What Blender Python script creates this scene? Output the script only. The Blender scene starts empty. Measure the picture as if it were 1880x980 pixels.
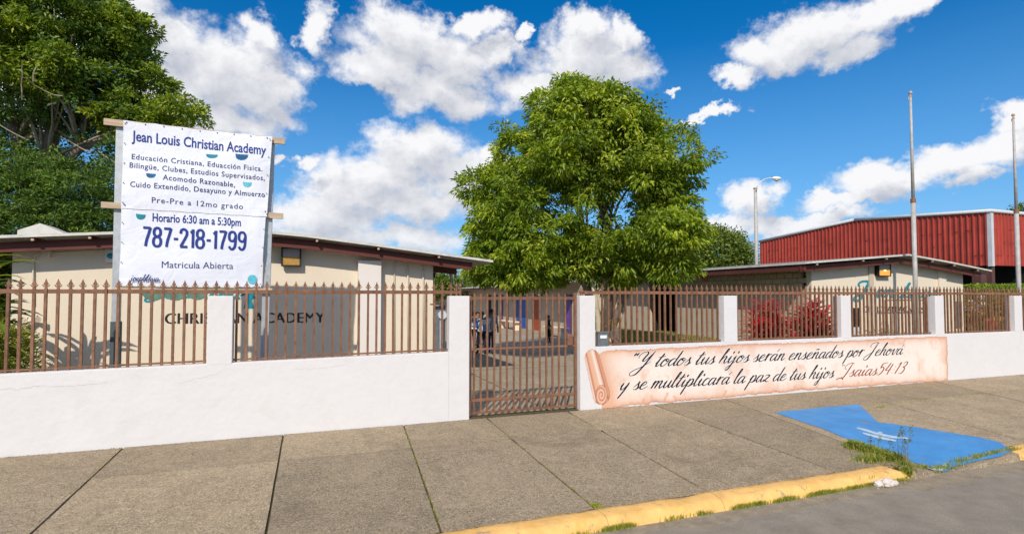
import bpy, bmesh, math, random
import numpy as np
from mathutils import Vector, Matrix, noise as mnoise
random.seed(7); rng = np.random.default_rng(7)
sc = bpy.context.scene
COL = sc.collection
R = math.radians

# ------------------------------------------------------------------ camera
YAW, PITCH, FPX, SHIFT = R(20.25), R(2.0), 1000.0, 18.1
cam_d = bpy.data.cameras.new('camera'); cam = bpy.data.objects.new('camera', cam_d); COL.objects.link(cam)
EYE = Vector((0, 0, 2.5))
cam.location = EYE
cam.rotation_euler = (R(90) + PITCH, 0, -YAW)
cam_d.sensor_width = 36; cam_d.lens = 36 * FPX / 1880
cam_d.shift_y = SHIFT / 1880
cam_d.clip_end = 3000; cam_d.clip_start = .05
sc.camera = cam

# survey helpers: a direction measured in the photograph, met with a plane of the place
_r = Vector((math.cos(YAW), -math.sin(YAW), 0))
_f = Vector((math.sin(YAW) * math.cos(PITCH), math.cos(YAW) * math.cos(PITCH), math.sin(PITCH)))
_u = _r.cross(_f)
def ray(u, v): return _f + _r * ((u - 940) / FPX) + _u * ((490 + SHIFT - v) / FPX)
def onY(u, v, Y):
    d = ray(u, v); return EYE + d * ((Y - EYE.y) / d.y)
def onX(u, v, X):
    d = ray(u, v); return EYE + d * ((X - EYE.x) / d.x)
def onZ(u, v, Z):
    d = ray(u, v); return EYE + d * ((Z - EYE.z) / d.z)
def atd(u, v, t): return EYE + ray(u, v) * t
def gplane(u, v):      # meets the sloping sidewalk
    d = ray(u, v); s = .15 / 4.06
    # z = .15 + s*(y-5.42)
    t = (.15 - 5.42 * s - EYE.z) / (d.z - s * d.y)
    return EYE + d * t

# ------------------------------------------------------------------ light
SUNV = Vector((.485, .874, -.78)).normalized()
SUN_ELEV = math.asin(-SUNV.z)
sun_d = bpy.data.lights.new('sun', 'SUN'); sun = bpy.data.objects.new('sun', sun_d); COL.objects.link(sun)
sun_d.energy = 4.5; sun_d.angle = R(.5); sun_d.color = (1, .90, .76)
sun.rotation_euler = SUNV.to_track_quat('-Z', 'Y').to_euler()
sc.view_settings.view_transform = 'Standard'; sc.view_settings.look = 'None'
sc.view_settings.gamma = 1; sc.view_settings.exposure = 0; sc.view_settings.use_curve_mapping = False
sc.cycles.max_bounces = 6; sc.cycles.transparent_max_bounces = 8
sc.cycles.use_adaptive_sampling = True

# ------------------------------------------------------------------ node helpers
class NT:
    def __init__(s, nt): s.nt = nt; s.n = nt.nodes; s.l = nt.links
    def new(s, t, **k):
        n = s.n.new(t)
        for a, b in k.items(): setattr(n, a, b)
        return n
    def _in(s, sock, v):
        if isinstance(v, bpy.types.NodeSocket): s.l.new(v, sock)
        elif v is not None: sock.default_value = v
    def m(s, op, a, b=None, c=None, clamp=False):
        n = s.new('ShaderNodeMath', operation=op, use_clamp=clamp)
        s._in(n.inputs[0], a); s._in(n.inputs[1], b); s._in(n.inputs[2], c)
        return n.outputs[0]
    def vm(s, op, a, b=None, out=0):
        n = s.new('ShaderNodeVectorMath', operation=op)
        s._in(n.inputs[0], a); s._in(n.inputs[1], b)
        return n.outputs[out]
    def noise(s, vec, scale, detail=4, rough=.55, out='Fac', dist=0):
        n = s.new('ShaderNodeTexNoise'); s._in(n.inputs['Vector'], vec)
        n.inputs['Scale'].default_value = scale; n.inputs['Detail'].default_value = detail
        n.inputs['Roughness'].default_value = rough; n.inputs['Distortion'].default_value = dist
        return n.outputs[out]
    def mr(s, v, a, b, c=0., d=1., smooth=False):
        n = s.new('ShaderNodeMapRange', interpolation_type='SMOOTHSTEP' if smooth else 'LINEAR')
        s._in(n.inputs[0], v)
        for i, x in enumerate((a, b, c, d)): s._in(n.inputs[1 + i], x)
        return n.outputs[0]
    def mix(s, f, a, b, mode='MIX'):
        n = s.new('ShaderNodeMix', data_type='RGBA', blend_type=mode)
        s._in(n.inputs[0], f)
        s._in(n.inputs[6], (*a, 1) if isinstance(a, tuple) and len(a) == 3 else a)
        s._in(n.inputs[7], (*b, 1) if isinstance(b, tuple) and len(b) == 3 else b)
        return n.outputs[2]
    def comb(s, x, y, z):
        n = s.new('ShaderNodeCombineXYZ')
        for i, v in enumerate((x, y, z)): s._in(n.inputs[i], v)
        return n.outputs[0]
    def sep(s, v):
        n = s.new('ShaderNodeSeparateXYZ'); s._in(n.inputs[0], v); return n.outputs

def srgb(r, g, b):
    return tuple((c / 255 / 12.92) if c <= 10 else ((c / 255 + .055) / 1.055) ** 2.4 for c in (r, g, b))

# ------------------------------------------------------------------ world: sky with fair weather cumulus
wld = bpy.data.worlds.new('World'); sc.world = wld; wld.use_nodes = True
W = NT(wld.node_tree); W.n.clear()
sky = W.new('ShaderNodeTexSky', sky_type='NISHITA', sun_disc=False)
sky.sun_elevation = SUN_ELEV; sky.sun_rotation = math.atan2(-SUNV.x, -SUNV.y)
sky.air_density = 1.0; sky.dust_density = .35; sky.ozone_density = 2.4; sky.altitude = 100

# cloud blobs: photo direction and half sizes -> azimuth / elevation in radians
BLOBS = [  # u, v, rx, ry (photo px)
 (250,20,75,75),(300,75,90,75),(420,130,140,95),(500,170,75,60),(400,215,120,45),(470,70,45,50),(580,60,32,75),(330,160,120,60),
 (760,75,130,60),(700,120,110,55),(840,110,120,55),(800,165,110,48),(700,150,90,22),(920,95,60,35),(880,45,60,30),
 (1070,110,100,75),(1080,50,60,45),(1000,165,110,50),(1150,130,65,55),(1150,75,40,35),(960,60,18,14),
 (760,275,110,55),(690,320,120,50),(840,325,80,65),(640,350,110,45),(760,370,150,50),(590,395,120,55),(900,290,28,40),(560,305,30,22),
 (620,440,170,32),(760,440,110,32),(510,300,22,12),
 (1500,50,150,60),(1420,95,90,50),(1620,20,110,40),(1560,95,90,45),(1350,150,60,24),(1300,215,55,12),(1680,5,70,25),
 (1840,215,60,40),(1740,300,130,42),(1630,325,130,42),(1560,365,130,22),(1850,265,80,50),(1800,330,60,25),
 (1370,360,60,40),(1420,405,120,22),(1520,395,130,14),(1320,420,70,25),(1230,170,22,8),
 (150,60,120,60),(40,150,120,80),
]
grp = bpy.data.node_groups.new('cloud_density', 'ShaderNodeTree')
grp.interface.new_socket('Vector', in_out='INPUT', socket_type='NodeSocketVector')
grp.interface.new_socket('D', in_out='OUTPUT', socket_type='NodeSocketFloat')
G = NT(grp); gi = G.new('NodeGroupInput'); go = G.new('NodeGroupOutput')
vin = gi.outputs[0]                      # (azimuth, elevation, 0)
w1 = G.noise(G.vm('MULTIPLY', vin, (1, 1.25, 1)), 9, 5, .6, out='Color')
warp = G.vm('MULTIPLY', G.vm('SUBTRACT', w1, (.5, .5, .5)), (.13, .10, 0))
w2 = G.noise(vin, 26, 7, .68, out='Color')
warp2 = G.vm('MULTIPLY', G.vm('SUBTRACT', w2, (.5, .5, .5)), (.06, .05, 0))
pv = G.vm('ADD', G.vm('ADD', vin, warp), warp2)
acc = None
for (u, v, rx, ry) in BLOBS:
    d = ray(u, v).normalized(); az = math.atan2(d.x, d.y); el = math.asin(d.z)
    d2 = ray(u + rx, v).normalized(); d3 = ray(u, v - ry).normalized()
    sx = abs(math.atan2(d2.x, d2.y) - az); sy = abs(math.asin(d3.z) - el)
    q = G.vm('MULTIPLY', G.vm('SUBTRACT', pv, (az, el, 0)), (1 / sx, 1 / sy, 0))
    ln = G.vm('LENGTH', q, out=1)
    b = G.m('SUBTRACT', 1.0, ln)
    if acc is None: acc = b
    else:
        n = G.new('ShaderNodeMath', operation='SMOOTH_MAX'); G._in(n.inputs[0], acc); G._in(n.inputs[1], b); n.inputs[2].default_value = .22
        acc = n.outputs[0]
# beyond the frame broken cumulus goes on, its cover raised to whiten the fill light
xyz = G.sep(vin)
gen = G.noise(G.vm('MULTIPLY', vin, (1, 1.6, 1)), 3.2, 3, .5)
gen = G.mr(gen, .44, .60, -.5, .8)
far = G.m('MAXIMUM', G.mr(G.m('ABSOLUTE', G.m('SUBTRACT', xyz[0], YAW)), .80, .95), G.mr(xyz[1], .52, .66))
gen = G.m('ADD', G.m('MULTIPLY', far, G.m('ADD', gen, 3)), -3)
acc = G.m('MAXIMUM', acc, gen)
fb = G.noise(G.vm('ADD', G.vm('MULTIPLY', vin, (1, 1.3, 1)), (3, 1, 0)), 20, 9, .62)
fb = G.m('MULTIPLY', G.m('SUBTRACT', fb, .5), 1.15)
D = G.m('ADD', G.m('MINIMUM', acc, .75), fb)
G.l.new(D, go.inputs[0])

tc = W.new('ShaderNodeTexCoord')
s3 = W.sep(tc.outputs['Generated'])
azn = W.m('ARCTAN2', s3[0], s3[1]); eln = W.m('ARCSINE', s3[2])
ae = W.comb(azn, eln, 0)
def dens(vec):
    g = W.new('ShaderNodeGroup'); g.node_tree = grp; W._in(g.inputs[0], vec); return g.outputs[0]
D0 = dens(ae); D1 = dens(W.vm('ADD', ae, (-.022, .034, 0)))
mask = W.mr(D0, -.12, .52, 0, 1, True)
mask = W.m('POWER', mask, .85)
mask = W.m('MULTIPLY', mask, W.mr(eln, .0, .10, .25, 1))
lit = W.m('SUBTRACT', D0, D1)
thick = W.mr(D0, .15, 1.0)
sh = W.m('ADD', W.m('MULTIPLY', lit, .75), W.m('SUBTRACT', .78, W.m('MULTIPLY', thick, .42)))
sh = W.m('MINIMUM', W.m('MAXIMUM', sh, 0), 1)
ccol = W.mix(sh, srgb(160, 168, 186), srgb(250, 250, 252))
ccol = W.mix(W.mr(eln, .02, .16, .35, 0), ccol, srgb(205, 222, 242))
# sky colour
hs = W.new('ShaderNodeHueSaturation'); hs.inputs['Saturation'].default_value = 1.32; hs.inputs['Hue'].default_value = .503
W.l.new(sky.outputs[0], hs.inputs['Color'])
SKYS = .092
so = W.sep(hs.outputs[0])
scol = W.comb(W.m('MAXIMUM', W.m('MULTIPLY', W.m('SUBTRACT', so[0], W.m('MULTIPLY', so[2], .10)), SKYS), .0015), W.m('MULTIPLY', so[1], SKYS * 1.13), W.m('MULTIPLY', so[2], SKYS * 1.38))
scol = W.mix(W.mr(eln, .42, .02, 0, .62), scol, (.23, .50, .86))
final = W.mix(mask, scol, ccol)
bg = W.new('ShaderNodeBackground'); W.l.new(final, bg.inputs[0]); bg.inputs[1].default_value = 1.0
wo = W.new('ShaderNodeOutputWorld'); W.l.new(bg.outputs[0], wo.inputs[0])
wld.cycles.sampling_method = 'MANUAL'; wld.cycles.sample_map_resolution = 512

# ------------------------------------------------------------------ materials
def mat(name, base, rough=.85, var=.15, vs=2.0, bump=.0, bs=40, spec=.3, metal=0, dirt=None, dirt_amt=.4, dirt_s=1.5, emis=None, rand=0, stretch=None, chips=None):
    m = bpy.data.materials.new(name); m.use_nodes = True
    N = NT(m.node_tree); N.n.clear()
    pr = N.new('ShaderNodeBsdfPrincipled'); out = N.new('ShaderNodeOutputMaterial'); N.l.new(pr.outputs[0], out.inputs[0])
    geo = N.new('ShaderNodeNewGeometry'); P = geo.outputs['Position']
    if stretch: P = N.vm('MULTIPLY', P, stretch)
    a = tuple(max(0, c * (1 - var)) for c in base); b = tuple(min(1, c * (1 + var)) for c in base)
    n1 = N.noise(P, vs, 6, .65)
    c = N.mix(N.mr(n1, .3, .7), a, b)
    if dirt:
        n2 = N.noise(P, dirt_s, 5, .7, dist=.6)
        c = N.mix(N.mr(n2, .52, .75, 0, dirt_amt), c, dirt)
    if chips:
        n3 = N.noise(N.vm('ADD', P, (3, 7, 1)), chips[1], 6, .78, dist=.5)
        c = N.mix(N.mr(n3, chips[2], chips[2] + .035, 0, .9), c, chips[0])
    if rand:
        oi = N.new('ShaderNodeObjectInfo')
        c = N.mix(1.0, c, N.mix(oi.outputs['Random'], (1 - rand,) * 3, (1 + rand * .6,) * 3), 'MULTIPLY')
    N.l.new(c, pr.inputs['Base Color'])
    pr.inputs['Roughness'].default_value = rough; pr.inputs['Metallic'].default_value = metal
    pr.inputs['Specular IOR Level'].default_value = spec
    if bump:
        bn = N.new('ShaderNodeBump'); bn.inputs['Strength'].default_value = 1; bn.inputs['Distance'].default_value = bump
        N.l.new(N.noise(P, bs, 5, .6), bn.inputs['Height']); N.l.new(bn.outputs[0], pr.inputs['Normal'])
    if emis:
        pr.inputs['Emission Color'].default_value = (*emis[0], 1); pr.inputs['Emission Strength'].default_value = emis[1]
    return m

def concrete_mat(name, base, dark, light):
    m = bpy.data.materials.new(name); m.use_nodes = True
    N = NT(m.node_tree); N.n.clear()
    pr = N.new('ShaderNodeBsdfPrincipled'); out = N.new('ShaderNodeOutputMaterial'); N.l.new(pr.outputs[0], out.inputs[0])
    P = N.new('ShaderNodeNewGeometry').outputs['Position']
    oi = N.new('ShaderNodeObjectInfo')
    big = N.noise(P, .8, 7, .72, dist=.9)
    c = N.mix(N.mr(big, .35, .68), dark, base)
    sw = N.noise(P, 11, 5, .75, dist=3.2)          # broom swirls
    c = N.mix(N.mr(sw, .36, .64, 0, .85), c, light)
    c = N.mix(N.mr(sw, .30, .46, .5, 0), c, dark)
    fine = N.noise(P, 75, 4, .75)
    c = N.mix(1.0, c, N.mix(N.mr(fine, .36, .66), (.42,) * 3, (1.5,) * 3), 'MULTIPLY')
    mid = N.noise(N.vm('ADD', P, (5, 5, 0)), 21, 5, .8, dist=1.8)
    c = N.mix(1.0, c, N.mix(N.mr(mid, .36, .64), (.66,) * 3, (1.3,) * 3), 'MULTIPLY')
    sp = N.noise(P, 42, 2, .5)
    c = N.mix(N.mr(sp, .72, .76, 0, .6), c, (.5, .47, .42))
    st = N.noise(N.vm('ADD', P, (9, 4, 0)), .55, 6, .7, dist=1.2)
    c = N.mix(N.mr(st, .55, .70, 0, .5), c, tuple(x * .5 for x in base))
    st2 = N.noise(N.vm('ADD', P, (2, 14, 0)), 2.6, 6, .75, dist=.8)
    c = N.mix(N.mr(st2, .52, .68, 0, .45), c, tuple(x * 1.35 for x in base))
    c = N.mix(1.0, c, N.mix(oi.outputs['Random'], (.86,) * 3, (1.12, 1.11, 1.09)), 'MULTIPLY')
    N.l.new(c, pr.inputs['Base Color']); pr.inputs['Roughness'].default_value = .93; pr.inputs['Specular IOR Level'].default_value = .2
    bn = N.new('ShaderNodeBump'); bn.inputs['Strength'].default_value = 1; bn.inputs['Distance'].default_value = .009
    h = N.m('ADD', sw, N.m('MULTIPLY', fine, .9))
    N.l.new(h, bn.inputs['Height']); N.l.new(bn.outputs[0], pr.inputs['Normal'])
    return m

def leaf_mat(name, c0, c1, c2, trans=.35, rough=.5):
    m = bpy.data.materials.new(name); m.use_nodes = True
    N = NT(m.node_tree); N.n.clear()
    at = N.new('ShaderNodeAttribute', attribute_name='tint')
    c = N.mix(N.mr(at.outputs['Fac'], 0, .6), c0, c1); c = N.mix(N.mr(at.outputs['Fac'], .6, 1.0), c, c2)
    pr = N.new('ShaderNodeBsdfPrincipled'); N.l.new(c, pr.inputs['Base Color']); pr.inputs['Roughness'].default_value = rough
    pr.inputs['Specular IOR Level'].default_value = .35
    tr = N.new('ShaderNodeBsdfTranslucent'); N.l.new(N.mix(1.0, c, (1.5, 1.5, .7), 'MULTIPLY'), tr.inputs[0])
    ms = N.new('ShaderNodeMixShader'); ms.inputs[0].default_value = trans
    N.l.new(pr.outputs[0], ms.inputs[1]); N.l.new(tr.outputs[0], ms.inputs[2])
    out = N.new('ShaderNodeOutputMaterial'); N.l.new(ms.outputs[0], out.inputs[0])
    return m

def vcol_mat(name, rough=.8, bump=.0006, bs=300, wear=.25):
    m = bpy.data.materials.new(name); m.use_nodes = True
    N = NT(m.node_tree); N.n.clear()
    at = N.new('ShaderNodeAttribute', attribute_name='Col')
    P = N.new('ShaderNodeNewGeometry').outputs['Position']
    c = N.mix(1.0, N.mix(1.0, at.outputs['Color'], (.80, .785, .79), 'MULTIPLY'), N.mix(N.mr(N.noise(P, 25, 5, .7), .3, .7), (1 - wear * .4,) * 3, (1.0,) * 3), 'MULTIPLY')
    pr = N.new('ShaderNodeBsdfPrincipled'); N.l.new(c, pr.inputs['Base Color']); pr.inputs['Roughness'].default_value = rough
    pr.inputs['Specular IOR Level'].default_value = .25
    bn = N.new('ShaderNodeBump'); bn.inputs['Distance'].default_value = bump; N.l.new(N.noise(P, bs, 3), bn.inputs['Height']); N.l.new(bn.outputs[0], pr.inputs['Normal'])
    out = N.new('ShaderNodeOutputMaterial'); N.l.new(pr.outputs[0], out.inputs[0])
    return m

M = {}
M['white'] = mat('white_wall_paint', (.645, .640, .655), .8, .02, 1.3, .009, 6, .25, dirt=(.54, .515, .50), dirt_amt=.28, dirt_s=2.2)
M['cream'] = mat('cream_wall_paint', (.675, .60, .485), .85, .03, 1.5, .003, 14, .2, dirt=(.57, .47, .35), dirt_amt=.22, dirt_s=.9)
M['palepanel'] = mat('pale_panel_paint', (.68, .64, .61), .8, .03, 1.5, .002, 14, .2)
M['tan'] = mat('tan_wall_paint', (.50, .43, .34), .88, .08, 1.5, .002, 20, .2)
M['wains'] = mat('cream_lower_wall', (.82, .66, .52), .85, .08, 1.5, .002, 20, .2)
M['rust'] = mat('brown_fence_paint', (.21, .104, .060), .55, .3, 9, .0015, 90, .35, dirt=(.12, .045, .025), dirt_amt=.75, dirt_s=11, rand=.16, chips=((.085, .035, .02), 16, .60))
M['redsteel'] = mat('dark_red_steel', (.105, .030, .022), .6, .2, 2, .001, 50, .3)
M['roof'] = mat('weathered_roof_sheet', (.36, .34, .30), .55, .15, 2, .002, 40, .4, dirt=(.20, .14, .09), dirt_amt=.6)
M['roofedge'] = mat('pale_roof_edge', (.55, .55, .52), .5, .15, 4, .001, 40, .4, dirt=(.3, .25, .18), dirt_amt=.5, dirt_s=3)
M['redpanel'] = mat('red_corrugated_steel', (.37, .058, .042), .5, .16, 1.2, .001, 50, .3, dirt=(.34, .04, .022), dirt_amt=.5, dirt_s=.8, rand=.14)
M['trim'] = mat('pale_grey_trim', (.52, .55, .58), .45, .08, 3, .0, 50, .4)
M['galv'] = mat('galvanised_steel', (.40, .43, .46), .45, .16, 12, .0006, 60, .5, metal=.35)
M['pole'] = mat('grey_pole_paint', (.40, .39, .38), .5, .15, 6, .0008, 60, .4, dirt=(.22, .18, .14), dirt_amt=.5, dirt_s=5)
M['wood'] = mat('weathered_wood', (.46, .36, .26), .85, .25, 6, .002, 60, .2, dirt=(.22, .15, .1), dirt_amt=.6, dirt_s=9, stretch=(.3, 1, 3))
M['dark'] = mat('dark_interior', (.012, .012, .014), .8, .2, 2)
M['black'] = mat('black_paint', (.018, .016, .018), .55, .1, 5)
M['navy'] = mat('navy_print', srgb(20, 50, 130), .55, .08, 20)
M['navy2'] = mat('slate_blue_print', srgb(38, 52, 110), .55, .08, 20)
M['teal'] = mat('teal_paint', srgb(20, 130, 150), .6, .2, 8)
M['teald'] = mat('deep_teal_print', srgb(15, 90, 140), .6, .25, 12)
M['teall'] = mat('light_teal_print', srgb(90, 180, 200), .6, .25, 12)
M['ink'] = mat('black_brush_ink', (.022, .016, .018), .5, .2, 10)
M['rinky'] = mat('red_brown_brush_ink', (.30, .075, .03), .55, .3, 8)
M['halo'] = mat('pale_lettering_halo', (.80, .74, .72), .7, .02, 8)
M['asphalt'] = mat('asphalt', (.275, .242, .20), .9, .18, 2.2, .014, 70, .2, dirt=(.36, .30, .235), dirt_amt=.7, dirt_s=.9, chips=((.14, .12, .10), 34, .60))
M['court'] = concrete_mat('yard_concrete', (.40, .34, .26), (.30, .25, .19), (.44, .38, .30))
M['slab'] = concrete_mat('sidewalk_concrete', (.365, .287, .195), (.215, .170, .118), (.49, .40, .28))
M['joint'] = mat('joint_soil', (.085, .068, .038), .95, .5, 14, .004, 80, dirt=(.12, .13, .03), dirt_amt=.8, dirt_s=6)
M['yellow'] = mat('yellow_kerb_paint', (.76, .46, .16), .8, .16, 4, .012, 22, .2, dirt=(.62, .32, .06), dirt_amt=.6, dirt_s=2.4, chips=((.34, .26, .17), 5, .60))
M['blue'] = mat('blue_ramp_paint', (.06, .25, .56), .6, .14, 2.5, .003, 60, .3, dirt=(.13, .33, .60), dirt_amt=.55, dirt_s=3, chips=((.26, .25, .22), 4, .615))
M['wpaint'] = mat('worn_white_paint', (.42, .52, .62), .7, .2, 20)
M['ground'] = mat('bare_ground', (.12, .11, .06), .95, .3, .5, .02, 3)
M['lawn'] = mat('lawn_soil', (.12, .12, .04), .95, .4, 3, .02, 20)
M['grass'] = leaf_mat('grass_blade', (.13, .19, .02), (.30, .34, .045), (.52, .46, .12), .35)
M['weed'] = leaf_mat('weed_leaf', (.05, .10, .015), (.13, .19, .03), (.30, .30, .08), .3)
M['bark'] = mat('pale_bark', (.30, .26, .19), .9, .25, 4, .008, 30, .2, dirt=(.12, .10, .07), dirt_amt=.6, dirt_s=4)
M['barkp'] = mat('sunlit_cream_bark', (.50, .44, .32), .9, .25, 4, .008, 30, .2, dirt=(.25, .21, .14), dirt_amt=.6, dirt_s=4)  # cream stems, colour lightened to stand for sun reaching under the crown
M['barkd'] = mat('grey_bark', (.16, .13, .11), .9, .25, 4, .008, 30, .2)
M['leafA'] = leaf_mat('mango_leaf', (.05, .11, .010), (.24, .34, .022), (.56, .59, .055), .40, .42)
M['leafB'] = leaf_mat('laurel_leaf', (.040, .085, .010), (.20, .29, .022), (.52, .55, .05), .36, .42)
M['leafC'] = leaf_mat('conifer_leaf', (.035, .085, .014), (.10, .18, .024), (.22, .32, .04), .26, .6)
M['leafF'] = leaf_mat('far_leaf', (.045, .085, .012), (.13, .19, .024), (.26, .31, .04), .25)
M['hedge'] = leaf_mat('hedge_leaf', (.10, .18, .015), (.24, .36, .03), (.42, .50, .06), .35)
M['redleaf'] = leaf_mat('crimson_leaf', (.20, .008, .025), (.62, .014, .07), (.88, .06, .14), .35, .35)
M['yelleaf'] = leaf_mat('yellow_leaf', (.20, .18, .03), (.45, .30, .04), (.65, .38, .06), .3)
M['palm'] = leaf_mat('palm_leaf', (.03, .08, .015), (.12, .20, .02), (.45, .42, .05), .3)
M['amber'] = mat('amber_glass', (.42, .24, .05), .25, .3, 20, spec=.6)
M['amberlit'] = mat('lit_amber_glass', (.6, .25, .03), .3, .1, 10, emis=((1, .42, .06), .5))
M['lamp'] = mat('lamp_glow', (.9, .6, .2), .3, 0, 10, emis=((1, .72, .35), 2.0))
M['visor'] = mat('grey_visor', (.30, .31, .32), .5, .15, 10)
M['block'] = mat('breeze_block', (.46, .37, .25), .9, .14, 4, .004, 50, rand=.1)
M['mortar'] = mat('block_mortar', (.13, .10, .07), .95, .2, 6)
M['dbrown'] = mat('brown_column_paint', (.10, .045, .04), .6, .15, 3)
M['bin'] = mat('red_plastic', (.55, .06, .04), .4, .1, 4)
M['dblue'] = mat('blue_door_paint', (.02, .10, .42), .5, .3, 3); M['dred'] = mat('red_door_paint', (.36, .07, .03), .5, .3, 3)
M['dpurple'] = mat('purple_door_paint', (.13, .06, .30), .5, .3, 3); M['dgreen'] = mat('green_door_paint', (.05, .12, .09), .5, .3, 3)
M['boxgrey'] = mat('grey_plastic_box', (.13, .15, .17), .45, .15, 10); M['label'] = mat('white_label', (.75, .76, .78), .6, .03, 30)
M['banner'] = None
M['mural'] = vcol_mat('painted_mural'); M['stone'] = mat('pale_rubble', (.62, .56, .52), .9, .2, 30, .01, 60)
M['skin'] = mat('brown_skin', (.28, .14, .08), .5, .05, 20); M['hair'] = mat('black_hair', (.01, .008, .008), .5, .1, 20)
for k, c in dict(c_blue=(.10, .24, .62), c_white=(.7, .7, .68), c_dark=(.02, .02, .03), c_navy=(.03, .045, .12), c_grey=(.26, .30, .38), c_red=(.5, .03, .03), c_tan=(.5, .33, .18), c_black=(.012, .012, .014)).items():
    M[k] = mat('cloth_' + k[2:], c, .9, .15, 20)

def banner_mat():
    m = bpy.data.materials.new('white_vinyl'); m.use_nodes = True
    N = NT(m.node_tree); N.n.clear()
    P = N.new('ShaderNodeNewGeometry').outputs['Position']
    pr = N.new('ShaderNodeBsdfPrincipled'); out = N.new('ShaderNodeOutputMaterial')
    c = N.mix(N.mr(N.noise(P, 1.6, 5, .6), .35, .7), (.72, .76, .87), (.78, .815, .90))
    N.l.new(c, pr.inputs['Base Color']); pr.inputs['Roughness'].default_value = .5; pr.inputs['Specular IOR Level'].default_value = .3
    tr = N.new('ShaderNodeBsdfTranslucent'); tr.inputs[0].default_value = (.7, .74, .82, 1)
    ms = N.new('ShaderNodeMixShader'); ms.inputs[0].default_value = .10
    bn = N.new('ShaderNodeBump'); bn.inputs['Distance'].default_value = .02; bn.inputs['Strength'].default_value = .8
    vo = N.new('ShaderNodeTexVoronoi', feature='DISTANCE_TO_EDGE'); N.l.new(N.vm('ADD', N.vm('MULTIPLY', P, (1.1, 1, .9)), N.vm('MULTIPLY', N.noise(P, 2, 3, out='Color'), (.5, .5, .5))), vo.inputs['Vector']); vo.inputs['Scale'].default_value = 1.3
    h = N.m('ADD', N.m('MULTIPLY', N.noise(P, 3.5, 5, .55, dist=1.0), .9), N.m('MULTIPLY', N.mr(vo.outputs['Distance'], 0, .06), .12))
    N.l.new(h, bn.inputs['Height']); N.l.new(bn.outputs[0], pr.inputs['Normal'])
    N.l.new(pr.outputs[0], ms.inputs[1]); N.l.new(tr.outputs[0], ms.inputs[2]); N.l.new(ms.outputs[0], out.inputs[0])
    return m
M['banner'] = banner_mat()

# ------------------------------------------------------------------ mesh helpers
def wloc(o):
    v = Vector((0, 0, 0))
    while o: v += o.location; o = o.parent
    return v

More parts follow.
